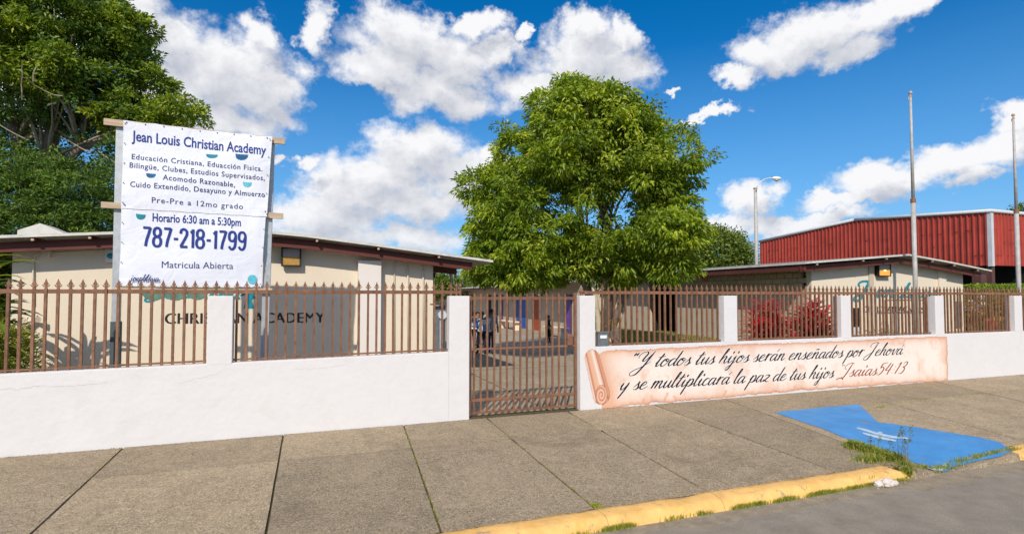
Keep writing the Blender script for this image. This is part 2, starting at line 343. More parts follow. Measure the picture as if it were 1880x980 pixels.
class MB:
    def __init__(s): s.v = []; s.f = []; s.mi = []; s.cm = 0
    def quad(s, a, b, c, d):
        i = len(s.v); s.v += [tuple(a), tuple(b), tuple(c), tuple(d)]; s.f.append((i, i+1, i+2, i+3)); s.mi.append(s.cm)
    def box(s, x0, x1, y0, y1, z0, z1):
        i = len(s.v)
        s.v += [(x0,y0,z0),(x1,y0,z0),(x1,y1,z0),(x0,y1,z0),(x0,y0,z1),(x1,y0,z1),(x1,y1,z1),(x0,y1,z1)]
        for f in ((0,3,2,1),(4,5,6,7),(0,1,5,4),(1,2,6,5),(2,3,7,6),(3,0,4,7)):
            s.f.append(tuple(i + k for k in f)); s.mi.append(s.cm)
        return s
    def beam(s, a, b, w, h, up=Vector((0, 0, 1))):
        a = Vector(a); b = Vector(b); d = (b - a).normalized()
        r = d.cross(up)
        if r.length < 1e-4: r = d.cross(Vector((0, 1, 0)))
        r.normalize(); u = r.cross(d)
        i = len(s.v)
        for p in (a, b):
            for (sx, sz) in ((-1,-1),(1,-1),(1,1),(-1,1)): s.v.append(tuple(p + r * (sx * w / 2) + u * (sz * h / 2)))
        for f in ((0,1,2,3),(7,6,5,4),(0,4,5,1),(1,5,6,2),(2,6,7,3),(3,7,4,0)):
            s.f.append(tuple(i + k for k in f)); s.mi.append(s.cm)
        return s
    def tube(s, pts, rad, n=8, cap=True):
        pts = [Vector(p) for p in pts]; k = len(pts)
        if not isinstance(rad, (list, tuple)): rad = [rad] * k
        i0 = len(s.v); prev = None
        for j, p in enumerate(pts):
            d = (pts[min(j+1, k-1)] - pts[max(j-1, 0)]).normalized()
            r = d.cross(prev) if prev is not None else d.cross(Vector((.13, .97, .2)))
            if r.length < 1e-3: r = d.cross(Vector((1, .1, 0)))
            r.normalize(); u = r.cross(d); prev = u * -1 if False else (d.cross(r) * -1)
            prev = u
            # keep frame
            for a in range(n):
                t = 2 * math.pi * a / n
                s.v.append(tuple(p + (r * math.cos(t) + u * math.sin(t)) * rad[j]))
            prev = (r.cross(d))
        for j in range(k - 1):
            for a in range(n):
                b = (a + 1) % n
                s.f.append((i0 + j*n + a, i0 + j*n + b, i0 + (j+1)*n + b, i0 + (j+1)*n + a)); s.mi.append(s.cm)
        if cap:
            s.f.append(tuple(i0 + a for a in range(n))[::-1]); s.mi.append(s.cm)
            s.f.append(tuple(i0 + (k-1)*n + a for a in range(n))); s.mi.append(s.cm)
        return s
    def lathe(s, c, prof, n=12):
        i0 = len(s.v); c = Vector(c)
        for (r, z) in prof:
            for a in range(n):
                t = 2 * math.pi * a / n; s.v.append((c.x + r*math.cos(t), c.y + r*math.sin(t), c.z + z))
        for j in range(len(prof) - 1):
            for a in range(n):
                b = (a + 1) % n
                s.f.append((i0+j*n+a, i0+j*n+b, i0+(j+1)*n+b, i0+(j+1)*n+a)); s.mi.append(s.cm)
        s.f.append(tuple(i0 + a for a in range(n))[::-1]); s.mi.append(s.cm)
        s.f.append(tuple(i0 + (len(prof)-1)*n + a for a in range(n))); s.mi.append(s.cm)
        return s
    def prism(s, poly, y0, y1):          # poly in xz, extruded along y
        n = len(poly); i = len(s.v)
        s.v += [(x, y0, z) for x, z in poly] + [(x, y1, z) for x, z in poly]
        s.f.append(tuple(range(i, i+n))); s.mi.append(s.cm)
        s.f.append(tuple(range(i+n, i+2*n))[::-1]); s.mi.append(s.cm)
        for a in range(n):
            b = (a+1) % n; s.f.append((i+a, i+n+a, i+n+b, i+b)); s.mi.append(s.cm)
        return s
    def mesh(s, name, mats, off=Vector((0,0,0)), smooth=False):
        me = bpy.data.meshes.new(name)
        me.from_pydata([(x-off.x, y-off.y, z-off.z) for x, y, z in s.v], [], s.f)
        for m in (mats if isinstance(mats, (list, tuple)) else [mats]): me.materials.append(m)
        if any(s.mi): me.polygons.foreach_set('material_index', s.mi)
        if smooth: me.polygons.foreach_set('use_smooth', [True]*len(s.f))
        bm = bmesh.new(); bm.from_mesh(me); bmesh.ops.recalc_face_normals(bm, faces=bm.faces); bm.to_mesh(me); bm.free()
        me.update(); return me
    def build(s, name, mats, parent=None, smooth=False, bevel=0, origin=None):
        if parent: off = wloc(parent)
        else: off = Vector(origin) if origin is not None else Vector((0,0,0))
        me = s.mesh(name, mats, off, smooth)
        if bevel:
            bm = bmesh.new(); bm.from_mesh(me)
            bmesh.ops.remove_doubles(bm, verts=bm.verts, dist=1e-5)
            es = [e for e in bm.edges if len(e.link_faces) == 2 and e.calc_face_angle(0) > .6]
            bmesh.ops.bevel(bm, geom=es, offset=bevel, segments=2, profile=.6, affect='EDGES'); bm.to_mesh(me); bm.free()
        o = bpy.data.objects.new(name, me); COL.objects.link(o)
        if parent: o.parent = parent
        else: o.location = off
        return o

def tag(o, label=None, cat=None, group=None, kind=None):
    if label: o['label'] = label
    if cat: o['category'] = cat
    if group: o['group'] = group
    if kind: o['kind'] = kind
    return o
def thing(name, loc, label, cat, group=None):
    o = bpy.data.objects.new(name, None); COL.objects.link(o); o.location = loc; o.empty_display_size = .2
    return tag(o, label, cat, group)
def inst(name, me, loc, parent=None):
    o = bpy.data.objects.new(name, me); COL.objects.link(o)
    if parent: o.parent = parent; o.location = Vector(loc) - wloc(parent)
    else: o.location = loc
    return o
def box(name, m, parent, x0, x1, y0, y1, z0, z1, bevel=0):
    return MB().box(x0, x1, y0, y1, z0, z1).build(name, m, parent, bevel=bevel)

def npmesh(name, V, F, m, parent=None, tint=None, col=None, smooth=False, nper=None):
    """V (n,3) world, F (k,nper) ints"""
    off = wloc(parent) if parent else Vector((0, 0, 0))
    V = np.asarray(V, dtype=np.float32) - np.array(off, dtype=np.float32)
    F = np.asarray(F, dtype=np.int32); k, c = F.shape
    me = bpy.data.meshes.new(name)
    me.vertices.add(len(V)); me.vertices.foreach_set('co', V.ravel())
    me.loops.add(k*c); me.loops.foreach_set('vertex_index', F.ravel())
    me.polygons.add(k); me.polygons.foreach_set('loop_start', np.arange(0, k*c, c, dtype=np.int32))
    me.polygons.foreach_set('loop_total', np.full(k, c, dtype=np.int32))
    if smooth: me.polygons.foreach_set('use_smooth', np.ones(k, dtype=bool))
    me.update(calc_edges=True); me.validate()
    me.materials.append(m)
    if tint is not None:
        a = me.attributes.new('tint', 'FLOAT', 'POINT'); a.data.foreach_set('value', np.asarray(tint, dtype=np.float32))
    if col is not None:
        a = me.attributes.new('Col', 'FLOAT_COLOR', 'POINT'); a.data.foreach_set('color', np.c_[col, np.ones(len(col))].astype(np.float32).ravel())
    o = bpy.data.objects.new(name, me); COL.objects.link(o)
    if parent: o.parent = parent
    return o

def text_verts(body, offset=0.0, spacing=1.0):
    c = bpy.data.curves.new('t', 'FONT'); c.body = body; c.size = 1; c.offset = offset; c.space_character = spacing; c.resolution_u = 3
    o = bpy.data.objects.new('t', c); COL.objects.link(o)
    me = bpy.data.meshes.new_from_object(o.evaluated_get(bpy.context.evaluated_depsgraph_get()))
    V = [tuple(v.co) for v in me.vertices]; F = [tuple(p.vertices) for p in me.polygons]
    bpy.data.objects.remove(o); bpy.data.curves.remove(c); bpy.data.meshes.remove(me)
    return V, F
_capH = None
def lettering(body, p0, p1, cap, m, parent, name='lettering', offset=.01, lift=.004, warp=None, spacing=1.0, bold=0):
    """p0,p1 world baseline ends on a plane facing -y; cap = cap height in metres"""
    global _capH
    if _capH is None:
        V, F = text_verts('H'); _capH = max(v[1] for v in V)
    V, F = text_verts(body, offset, spacing)
    x0 = min(v[0] for v in V); x1 = max(v[0] for v in V)
    mb = MB(); d = Vector(p1) - Vector(p0); s = cap / _capH
    for (x, y, z) in V:
        t = (x - x0) / (x1 - x0); q = Vector(p0) + d * t + Vector((0, -lift, y * s))
        if warp: q.y += warp(q.x, q.z)
        mb.v.append(tuple(q))
    mb.f = list(F)
    if bold:
        k = len(mb.v); mb.v += [(x + bold, y - .0004, z) for x, y, z in mb.v]; mb.f += [tuple(i + k for i in f) for f in F]
    mb.mi = [0] * len(mb.f)
    return mb.build(name, m, parent)
# ------------------------------------------------------------------ brush script lettering (strokes of one hand)
GL = {
 'a': (1.12, [[(.86,.86),(.62,1.0),(.3,.88),(.08,.45),(.16,.06),(.42,.06),(.74,.5),(.92,1.0)], [(.92,1.0),(.80,.45),(.84,.06),(1.02,.03),(1.3,.34)]]),
 'b': (1.0, [[(.1,.4),(.5,1.4),(.6,2.0),(.42,2.1),(.3,1.6),(.2,.6),(.22,.1),(.5,0),(.8,.4),(.78,.9),(.5,1.0)]]),
 'c': (.86, [[(.78,.78),(.68,1.0),(.4,.95),(.12,.55),(.14,.12),(.4,0),(.7,.1),(1.02,.36)]]),
 'd': (1.15, [[(.84,.86),(.6,1.0),(.28,.86),(.06,.42),(.16,.05),(.42,.06),(.74,.5),(1.02,1.3),(1.2,2.1)], [(1.2,2.1),(.98,1.2),(.82,.4),(.86,.05),(1.04,.04),(1.3,.34)]]),
 'e': (.86, [[(.08,.40),(.42,.5),(.70,.74),(.66,.98),(.42,.96),(.14,.6),(.12,.16),(.36,0),(.68,.08),(1.04,.38)]]),
 'h': (1.14, [[(.0,.3),(.45,1.3),(.72,1.95),(.66,2.12),(.5,1.95),(.26,1.0),(.08,0)], [(.12,.25),(.42,.8),(.7,1.0),(.84,.85),(.74,.4),(.80,.05),(.98,.03),(1.26,.34)]]),
 'i': (.62, [[(.02,.5),(.32,1.0)], [(.32,1.0),(.20,.4),(.24,.05),(.42,.03),(.76,.36)], [(.46,1.66),(.38,1.36)]]),
 'j': (.66, [[(.05,.55),(.38,1.0)], [(.38,1.0),(.24,.2),(.05,-.7),(-.2,-1.05),(-.42,-.95),(-.3,-.62),(.1,-.3),(.66,.3)], [(.52,1.66),(.44,1.36)]]),
 'l': (.60, [[(.0,.3),(.42,1.2),(.66,1.95),(.58,2.12),(.42,1.9),(.24,1.1),(.16,.3),(.24,.03),(.42,.03),(.76,.36)]]),
 'm': (1.60, [[(.04,.6),(.24,.98),(.3,.9),(.2,.4),(.10,0)], [(.14,.2),(.42,.82),(.66,1.0),(.76,.85),(.66,.4),(.58,0)], [(.62,.25),(.9,.82),(1.14,1.0),(1.26,.85),(1.18,.4),(1.24,.05),(1.42,.03),(1.7,.34)]]),
 'n': (1.14, [[(.04,.6),(.24,.98),(.3,.9),(.2,.4),(.10,0)], [(.14,.2),(.44,.82),(.7,1.0),(.82,.85),(.72,.4),(.78,.05),(.96,.03),(1.24,.34)]]),
 'o': (.98, [[(.6,1.0),(.3,.9),(.06,.45),(.16,.04),(.46,.02),(.78,.4),(.84,.85),(.62,1.0),(.5,.8),(.7,.66),(1.1,.8)]]),
 'p': (1.08, [[(.0,.45),(.34,1.0)], [(.34,1.08),(.2,.3),(.02,-.5),(-.1,-1.1)], [(.18,.35),(.42,.85),(.7,1.02),(.9,.75),(.78,.25),(.5,0),(.26,.12)], [(.5,0),(.8,.1),(1.15,.4)]]),
 'r': (.82, [[(.02,.5),(.26,1.08),(.34,.98),(.24,.4),(.16,0)], [(.2,.3),(.42,.8),(.62,1.02),(.84,.96)]]),
 's': (.80, [[(.0,.3),(.36,.72),(.52,1.08),(.50,.78),(.62,.42),(.56,.1),(.32,-.02),(.06,.1)], [(.5,.06),(.7,.16),(.92,.36)]]),
 't': (.70, [[(.0,.35),(.36,1.0),(.62,1.75),(.42,1.2),(.24,.5),(.22,.08),(.4,.02),(.80,.38)], [(.06,1.24),(.5,1.3),(.92,1.40)]]),
 'u': (1.12, [[(.02,.55),(.28,1.0)], [(.28,1.0),(.16,.4),(.22,.04),(.46,.06),(.74,.5),(.92,1.0)], [(.92,1.0),(.80,.4),(.84,.05),(1.02,.03),(1.28,.34)]]),
 'v': (.95, [[(.04,.6),(.26,1.0),(.3,.8),(.24,.3),(.34,.02),(.62,.3),(.84,.8),(.84,1.0),(1.1,.82)]]),
 'y': (1.10, [[(.02,.55),(.26,1.0)], [(.26,1.0),(.16,.45),(.26,.1),(.5,.14),(.78,.6),(.96,1.02)], [(.96,1.02),(.8,.2),(.56,-.6),(.36,-1.08)]]),
 'z': (.92, [[(.1,.85),(.36,1.0),(.66,.96),(.86,.9)], [(.86,.9),(.5,.45),(.08,.03)], [(.08,.03),(.34,.14),(.66,-.02),(.96,.06)]]),
 'Y': (1.95, [[(.15,1.2),(.02,1.5),(.3,1.95),(.8,2.1),(1.06,1.85),(.86,1.3),(.78,.9),(1.0,.8),(1.4,1.3),(1.78,2.0)], [(1.85,2.15),(1.5,1.0),(1.15,-.1),(.7,-.95),(.1,-1.1),(-.1,-.75),(.3,-.35),(1.0,0),(1.9,.75)]]),
 'J': (1.55, [[(.35,1.45),(.12,1.65),(.35,2.05),(.9,2.2),(1.6,2.1)], [(1.35,2.05),(1.08,1.1),(.8,.2),(.4,-.55),(-.15,-.6),(-.2,-.2),(.35,.22),(1.2,.72)]]),
 'I': (1.25, [[(.45,1.2),(.1,1.35),(.15,1.85),(.7,2.15),(1.35,2.05)], [(1.05,2.0),(.86,1.1),(.62,.2),(.3,-.25),(-.25,-.2),(-.5,-.42)], [(-.3,-.2),(.2,-.12),(.6,-.45)]]),
 '5': (1.2, [[(.42,1.85),(.26,1.08)], [(.42,1.85),(.8,1.9),(1.2,1.98)], [(.26,1.08),(.6,1.24),(.92,.95),(.78,.35),(.42,-.02),(.05,.1)]]),
 '4': (1.2, [[(.55,1.9),(.3,1.2),(.08,.72),(.5,.68),(1.05,.78)], [(1.0,1.7),(.8,.8),(.64,-.05)]]),
 ':': (.55, [[(.2,.15),(.22,.26)], [(.3,.65),(.32,.76)], [(.4,1.15),(.42,1.26)]]),
 '1': (.7, [[(.2,1.5),(.6,1.9),(.4,.9),(.2,-.02)]]),
 '3': (1.15, [[(.3,1.6),(.6,1.95),(.98,1.8),(.86,1.3),(.5,1.08),(.84,.9),(.82,.35),(.45,-.03),(.05,.15)]]),
 '“': (.75, [[(.3,1.95),(.16,1.7),(.2,1.6)], [(.62,1.95),(.48,1.7),(.52,1.6)]]),
 '"': (.6, [[(.14,1.9),(.12,1.78)], [(.36,1.92),(.34,1.80)]]),
 '.': (.35, [[(.1,.03),(.12,.1)]]),
 ' ': (.62, []),
}
ACC = {'á': ('a', [[(.66,1.35),(.92,1.75)]]), 'ñ': ('n', [[(.22,1.35),(.44,1.52),(.62,1.38),(.84,1.54)]])}
def crom(pts, k=6):
    out = []; P = [pts[0]] + list(pts) + [pts[-1]]
    for i in range(1, len(P) - 2):
        p0, p1, p2, p3 = P[i-1], P[i], P[i+1], P[i+2]
        for j in range(k):
            t = j / k
            out.append(tuple(.5*((2*p1[a]) + (-p0[a]+p2[a])*t + (2*p0[a]-5*p1[a]+4*p2[a]-p3[a])*t*t + (-p0[a]+3*p1[a]-3*p2[a]+p3[a])*t**3) for a in (0, 1)))
    out.append(tuple(pts[-1])); return out
def script_text(body, p0, p1, xh, m, parent, lift=.010, heavy=.125, thin=.045, grow=0, name='lettering', slant=.5, mono=0, glyphs=None, warp=None):
    strokes = []; x = 0
    for ch in body:
        acc = []
        if ch in ACC: ch, acc = ACC[ch]
        adv, st = (glyphs or GL)[ch]
        for s in list(st) + acc: strokes.append([(px + x + py * slant, py) for px, py in s])
        x += adv + .05
    x0 = min(p[0] for s in strokes for p in s if True); x1 = x + .2
    p0 = Vector(p0); d = Vector(p1) - p0; sx = d.length / (x1 - x0); dn = d.normalized()
    mb = MB(); k = 0
    for s in strokes:
        c = crom(s, 7); n = len(c); L = []
        for i, (a, b) in enumerate(c):
            q0 = c[max(i-1, 0)]; q1 = c[min(i+1, n-1)]
            tx, ty = q1[0]-q0[0], q1[1]-q0[1]; l = math.hypot(tx, ty) or 1; tx /= l; ty /= l
            w = thin + (heavy - thin) * max(0, -(ty*.92 + tx*-.1)) ** .8 + (heavy-thin)*.25*abs(ty)
            e = min(i, n-1-i) / max(1, (n-1)) * 5; w *= min(1, .55 + e)
            w += grow
            if mono: w = mono
            # nib offset perpendicular to the stroke
            nx, ny = -ty, tx
            if mono: e0 = w*.9*(-1 if i == 0 else (1 if i == n-1 else 0)); a += tx*e0*xh/sx*0; b += ty*e0*0
            L.append(((a + nx*w*xh/sx, b + ny*w), (a - nx*w*xh/sx, b - ny*w)))
        base = len(mb.v)
        for i, (A, B) in enumerate(L):
            for (a, b) in (A, B):
                q = p0 + dn * ((a - x0) * sx) + Vector((0, 0, b * xh)); q.y -= lift + (k % 300) * 4e-6
                if warp: q.y += warp(q.x, q.z)
                mb.v.append(tuple(q))
            k += 1
        for i in range(n-1):
            mb.f.append((base+2*i, base+2*i+1, base+2*i+3, base+2*i+2)); mb.mi.append(0)
        k += 4
    return mb.build(name, m, parent)

NUM = {
 '7': (1.15, [[(.1,1.86),(.5,1.86),(.94,1.86)], [(.94,1.9),(.72,1.2),(.52,.6),(.42,.0)]]),
 '8': (1.2, [[(.55,1.02),(.22,1.2),(.18,1.6),(.38,1.86),(.72,1.86),(.92,1.6),(.88,1.2),(.55,1.02),(.2,.84),(.12,.4),(.32,.07),(.78,.07),(.98,.4),(.9,.84),(.55,1.02)]]),
 '2': (1.15, [[(.14,1.42),(.2,1.75),(.5,1.88),(.84,1.72),(.88,1.35),(.6,.8),(.14,.1)], [(.1,.08),(.5,.08),(.98,.08)]]),
 '1': (.72, [[(.12,1.55),(.3,1.66),(.42,1.84)], [(.44,1.92),(.44,1.0),(.44,.0)]]),
 '9': (1.2, [[(.92,1.3),(.78,1.0),(.46,.9),(.18,1.1),(.16,1.6),(.38,1.86),(.74,1.84),(.94,1.55),(.95,1.0),(.88,.4),(.66,.08),(.36,.08),(.14,.34)]]),
 '-': (.72, [[(.08,.85),(.34,.85),(.6,.85)]]),
}
# ------------------------------------------------------------------ ground heights
YK0, YK1, YW = 5.24, 5.42, 9.48         # kerb outer edge, kerb inner edge, wall face
SL = .15 / 4.06
def sm(a, b, x):
    t = min(1, max(0, (x - a) / (b - a))); return t*t*(3-2*t)
RA = gplane(1640, 850).x; RB = gplane(1862, 815).x     # kerb gap at the ramp
def S(x, y):
    z = .15 + SL * (y - YK1)
    inx = sm(RA + .02, RA + .75, x) * (1 - sm(RB - 2.2, RB - .35, x))
    iny = 1 - sm(5.25, 7.3, y)
    return max(z - inx * iny * .115, .034)
def lawnz(x, y): return .30 + .5 * sm(.3, 2.2, x - (.504 * y + .2)) * sm(9.7, 10.6, y)

# ------------------------------------------------------------------ the setting
g = MB().box(-400, 400, -200, 700, -.9, -.10).build('ground', M['ground']); tag(g, kind='structure')
def roadz(x, y): return .02 + .05 * (1 - sm(1.5, 5.3, y)) + .006 * mnoise.noise(Vector((x*.8, y*.8, 0)))
# road: one sheet with a slight camber and gutter
xs = np.linspace(-30, 90, 241); ys = np.r_[np.linspace(-30, 2, 12), np.linspace(2.3, 5.30, 16)]
V = []; F = []
for j, y in enumerate(ys):
    for i, x in enumerate(xs):
        V.append((x, y, roadz(x, y)))
nx = len(xs)
for j in range(len(ys)-1):
    for i in range(nx-1): F.append((j*nx+i, j*nx+i+1, (j+1)*nx+i+1, (j+1)*nx+i))
tag(npmesh('road', V, F, M['asphalt'], smooth=True), kind='structure')
# gutter silt strip along the kerb foot
xs = np.linspace(-6, 30, 301); V = []; F = []
for i, x in enumerate(xs):
    w = .30 + .16 * mnoise.noise(Vector((x*1.3, 0, 3))) + .05 * mnoise.noise(Vector((x*6, 0, 3)))
    if x > RA - .4: w += .12
    for t in (0, .5, 1): V.append((x, 5.17 - w * t, roadz(x, 5.17-w*t) + (.012, .007, -.002)[int(t*2)]))
for i in range(300):
    for t in range(2): F.append((3*i+t, 3*i+t+1, 3*(i+1)+t+1, 3*(i+1)+t))
M['silt'] = mat('gutter_silt', (.27, .225, .165), .95, .25, 6, .006, 70, dirt=(.15, .12, .08), dirt_amt=.6, dirt_s=4)
tag(npmesh('gutter', V, F, M['silt'], smooth=True), kind='structure')

# sidewalk: a bed with individual slabs
sw = bpy.data.objects.new('sidewalk', None); COL.objects.link(sw); tag(sw, kind='structure')
def sheet(name, x0, x1, y0, y1, nx, ny, zf, m, parent=None, kind=None):
    V = []; F = []
    for j in range(ny+1):
        for i in range(nx+1):
            x = x0+(x1-x0)*i/nx; y = y0+(y1-y0)*j/ny; V.append((x, y, zf(x, y)))
    for j in range(ny):
        for i in range(nx): a = j*(nx+1)+i; F.append((a, a+1, a+nx+2, a+nx+1))
    o = npmesh(name, V, F, m, parent, smooth=True)
    if kind: o['kind'] = kind
    return o
sheet('slab_bed', -14, 60, 5.425, 9.60, 300, 24, lambda x, y: S(x, y) - .020, M['joint'], sw)
def G2(u, v): p = gplane(u, v); return (p.x, p.y)
jl = [((230,818),(55,980)), ((521,793),(488,980)), ((740,777),(807,966)), ((892,766),(1090,930)), ((1046,757),(1283,893)), ((1216,748),(1515,858))]
JX = []       # (x at wall, x at kerb)
for a, b in jl:
    (ax, ay), (bx, by) = G2(*a), G2(*b); k = (bx-ax)/(by-ay)
    JX.append((ax + (YW-ay)*k, ax + (YK1-ay)*k))
a, b = JX[0]
pre = [(a-2.2*i, b-2.3*i) for i in range(4, 0, -1)]
a, b = JX[-1]
c0 = G2(1400, 753)[0]; c1 = G2(1655, 848)[0]
post = [(c0, c1)]
while post[-1][0] < 56: post.append((post[-1][0] + 3.4, post[-1][1] + 3.4 if len(post) > 2 else post[-1][1] + 3.0))
JX = pre + JX + post
YM = (gplane(521, 850).y + gplane(880, 805).y) / 2
def slab(i, y0, y1, nxx=10, nyy=6):
    g0 = .013
    (a0, b0), (a1, b1) = JX[i], JX[i+1]
    dz = random.uniform(-.0025, .0015); tx = random.uniform(-.0005, .0005)
    V = []; F = []
    def X(t, y):
        s = (y - YK1) / (YW - YK1)
        xa = b0 + (a0-b0)*s + g0 + .006*mnoise.noise(Vector((i*7.1, y*5, 0))); xb = b1 + (a1-b1)*s - g0 + .006*mnoise.noise(Vector((i*7.1+7.1, y*5, 3)))
        return xa + (xb-xa)*t
    for j in range(nyy+1):
        y = y0 + g0*.6 + (y1-y0-1.2*g0)*j/nyy
        yy = y + .004*math.sin(j*2.1+i)
        for k in range(nxx+1):
            x = X(k/nxx, y)
            e = .001 if k in (0, nxx) or j in (0, nyy) else 0
            V.append((x, y, S(x, y) + dz + tx*(k-nxx/2) - e))
    for j in range(nyy):
        for k in range(nxx): a = j*(nxx+1)+k; F.append((a, a+1, a+nxx+2, a+nxx+1))
    # skirt
    ring = [k for k in range(nxx+1)] + [j*(nxx+1)+nxx for j in range(1, nyy+1)] + [nyy*(nxx+1)+k for k in range(nxx-1, -1, -1)] + [j*(nxx+1) for j in range(nyy-1, 0, -1)]
    n0 = len(V); m0 = len(ring)
    for r in ring: V.append(V[r])
    for r in ring: V.append((V[r][0], V[r][1], V[r][2]-.05))
    for q in range(m0):
        w = (q+1) % m0; F.append((n0+q, n0+m0+q, n0+m0+w, n0+w))
    npmesh('slab', V, F, M['slab'], sw)
for i in range(len(JX)-1):
    if JX[i][0] > 34: 
        continue
    slab(i, YK1 + .004, YM, 14, 10); slab(i, YM, YW - .006, 14, 4)
sheet('slab_far', JX[[k for k in range(len(JX)) if JX[k][0] > 34][0]][0], 60, YK1, YW, 40, 6, S, M['slab'], sw)

sheet('ramp_lip', RA-.25, RB+.5, 5.08, YK1+.02, 60, 8, lambda x, y: (S(x, y)-.004 if y > 5.1 else -.03) if RA-.05 < x < RB-.5 else -.02, M['slab'], sw)
# kerb, yellow painted, with the gap of the ramp
kb = bpy.data.objects.new('kerb', None); COL.objects.link(kb); tag(kb, kind='structure')
def kerb(name, x0, x1, lo=False, hi=False):
    n = max(8, int((x1-x0)/.05)); V = []; F = []
    prof = [(-.135, -.02), (-.125, .03), (-.085, .105), (-.055, .138), (-.015, .150), (.10, .152), (.155, .150), (.172, .135), (.174, -.02)]
    for i in range(n+1):
        x = x0+(x1-x0)*i/n
        h = 1.0
        if hi: h *= sm(x1, x1-.5, x) * .93 + .07
        if lo: h *= sm(x0, x0+.8, x) * .9 + .1
        for (dy, z) in prof:
            nz = mnoise.noise(Vector((x*3, dy*20, z*20))) * .008 + mnoise.noise(Vector((x*14, dy*40, z*30))) * .004
            chip = max(0, mnoise.noise(Vector((x*1.1, 5, 1))) - .38) * .05
            zz = z if z < 0 else .02 + (z - .02 - (chip if z > .1 else 0)) * h + nz
            V.append((x, YK0 + dy + nz - (chip if dy < -.02 and z > .02 else 0)*.3 + (.06*(1-h) if hi else 0), zz))
    k = len(prof)
    for i in range(n):
        for j in range(k-1): F.append((i*k+j, (i+1)*k+j, (i+1)*k+j+1, i*k+j+1))
    F2 = F
    return npmesh(name, V, F2, M['yellow'], kb, smooth=True)
xk = [-14, -8.3, -4.9, -1.6, G2(1090, 930)[0], G2(1283, 893)[0], G2(1515, 858)[0]]
for i in range(len(xk)-1): kerb('kerb_stone', xk[i]+.002, xk[i+1]-.002)
kerb('kerb_stone', xk[-1]+.002, RA+.18, hi=True)
kerb('kerb_stone', RB-.75, RB+3.5, lo=True)
for i in range(6): kerb('kerb_stone', RB+3.51+i*4, RB+7.5+i*4)

# blue painted ramp: paint film following the slab surface
def paint_patch(name, poly_px, m, parent, lift=.006, res=.05, label=None):
    P = [G2(*p) for p in poly_px]
    bm = bmesh.new(); vs = [bm.verts.new((x, y, 0)) for x, y in P]; bm.faces.new(vs)
    x0 = min(p[0] for p in P); x1 = max(p[0] for p in P); y0 = min(p[1] for p in P); y1 = max(p[1] for p in P)
    x = x0 + res
    while x < x1:
        bmesh.ops.bisect_plane(bm, geom=bm.verts[:]+bm.edges[:]+bm.faces[:], plane_co=(x, 0, 0), plane_no=(1, 0, 0)); x += res*3
    y = y0 + res
    while y < y1:
        bmesh.ops.bisect_plane(bm, geom=bm.verts[:]+bm.edges[:]+bm.faces[:], plane_co=(0, y, 0), plane_no=(0, 1, 0)); y += res*3
    for v in bm.verts: v.co.z = S(v.co.x, v.co.y) + lift
    me = bpy.data.meshes.new(name); bm.to_mesh(me); bm.free(); me.materials.append(m)
    if me.polygons[0].normal.z < 0: me.flip_normals()
    o = bpy.data.objects.new(name, me); COL.objects.link(o)
    if parent: o.parent = parent
    if label: o['label'] = label
    return o
def rag(pts, n=4, a=1.3):
    out = []
    for i, p in enumerate(pts):
        q = pts[(i+1) % len(pts)]
        for k in range(n):
            t = k/n; j = 0 if k == 0 else a
            out.append((p[0]+(q[0]-p[0])*t + random.uniform(-j, j)*.8, p[1]+(q[1]-p[1])*t + random.uniform(-j, j)*.45))
    return out
bluepoly = [(1422,757),(1500,749),(1577,742),(1592,756),(1612,775),(1660,781),(1730,792),(1800,803),(1836,812),(1858,827),(1838,835),(1800,838),(1752,843),(1738,851),(1720,853),(1698,843),(1676,836),(1640,832),(1612,826),(1590,813),(1560,804),(1500,783)]
bp = paint_patch('blue_ramp_paint', rag(bluepoly, 3, 1.0), M['blue'], sw, .007, .06, 'blue painted ramp marking')
for poly in ([(1573,784),(1590,787),(1612,793),(1640,798),(1667,801),(1667,803),(1638,801),(1610,796),(1588,790),(1573,786)],
             [(1584,792),(1600,795),(1620,799),(1645,804),(1645,806),(1618,802),(1598,798),(1584,794)],
             [(1612,791),(1620,792),(1620,794),(1612,793)], [(1700,848),(1722,846),(1735,838),(1739,842),(1730,850),(1712,853)]):
    paint_patch('worn_marking', poly, M['wpaint'], sw, .011, .1)

# yard: concrete court, raised lawn on the right
yd = bpy.data.objects.new('yard', None); COL.objects.link(yd); tag(yd, kind='structure')
sheet('yard_concrete', -14, 60, 9.60, 70, 120, 90, lambda x, y: .298 + max(0, lawnz(x, y)-.30) * (0), M['court'], yd)
# court joints
for (x0, x1, yy) in ((1.0, 12, 11.9), (1.0, 14, 15.6), (1, 16, 19.5), (2, 16, 24), (2, 16, 29)):
    box('joint', M['joint'], yd, x0, x1, yy-.012, yy+.012, .290, .3025)
box('joint', M['joint'], yd, 4.3, 4.325, 9.7, 40, .290, .3021)
lz = sheet('lawn', 4, 34, 9.64, 32, 120, 90, lambda x, y: lawnz(x, y) - .004 + (-.02 if lawnz(x, y) < .303 else .012*mnoise.noise(Vector((x*3, y*3, 0)))), M['lawn'], None, 'structure')

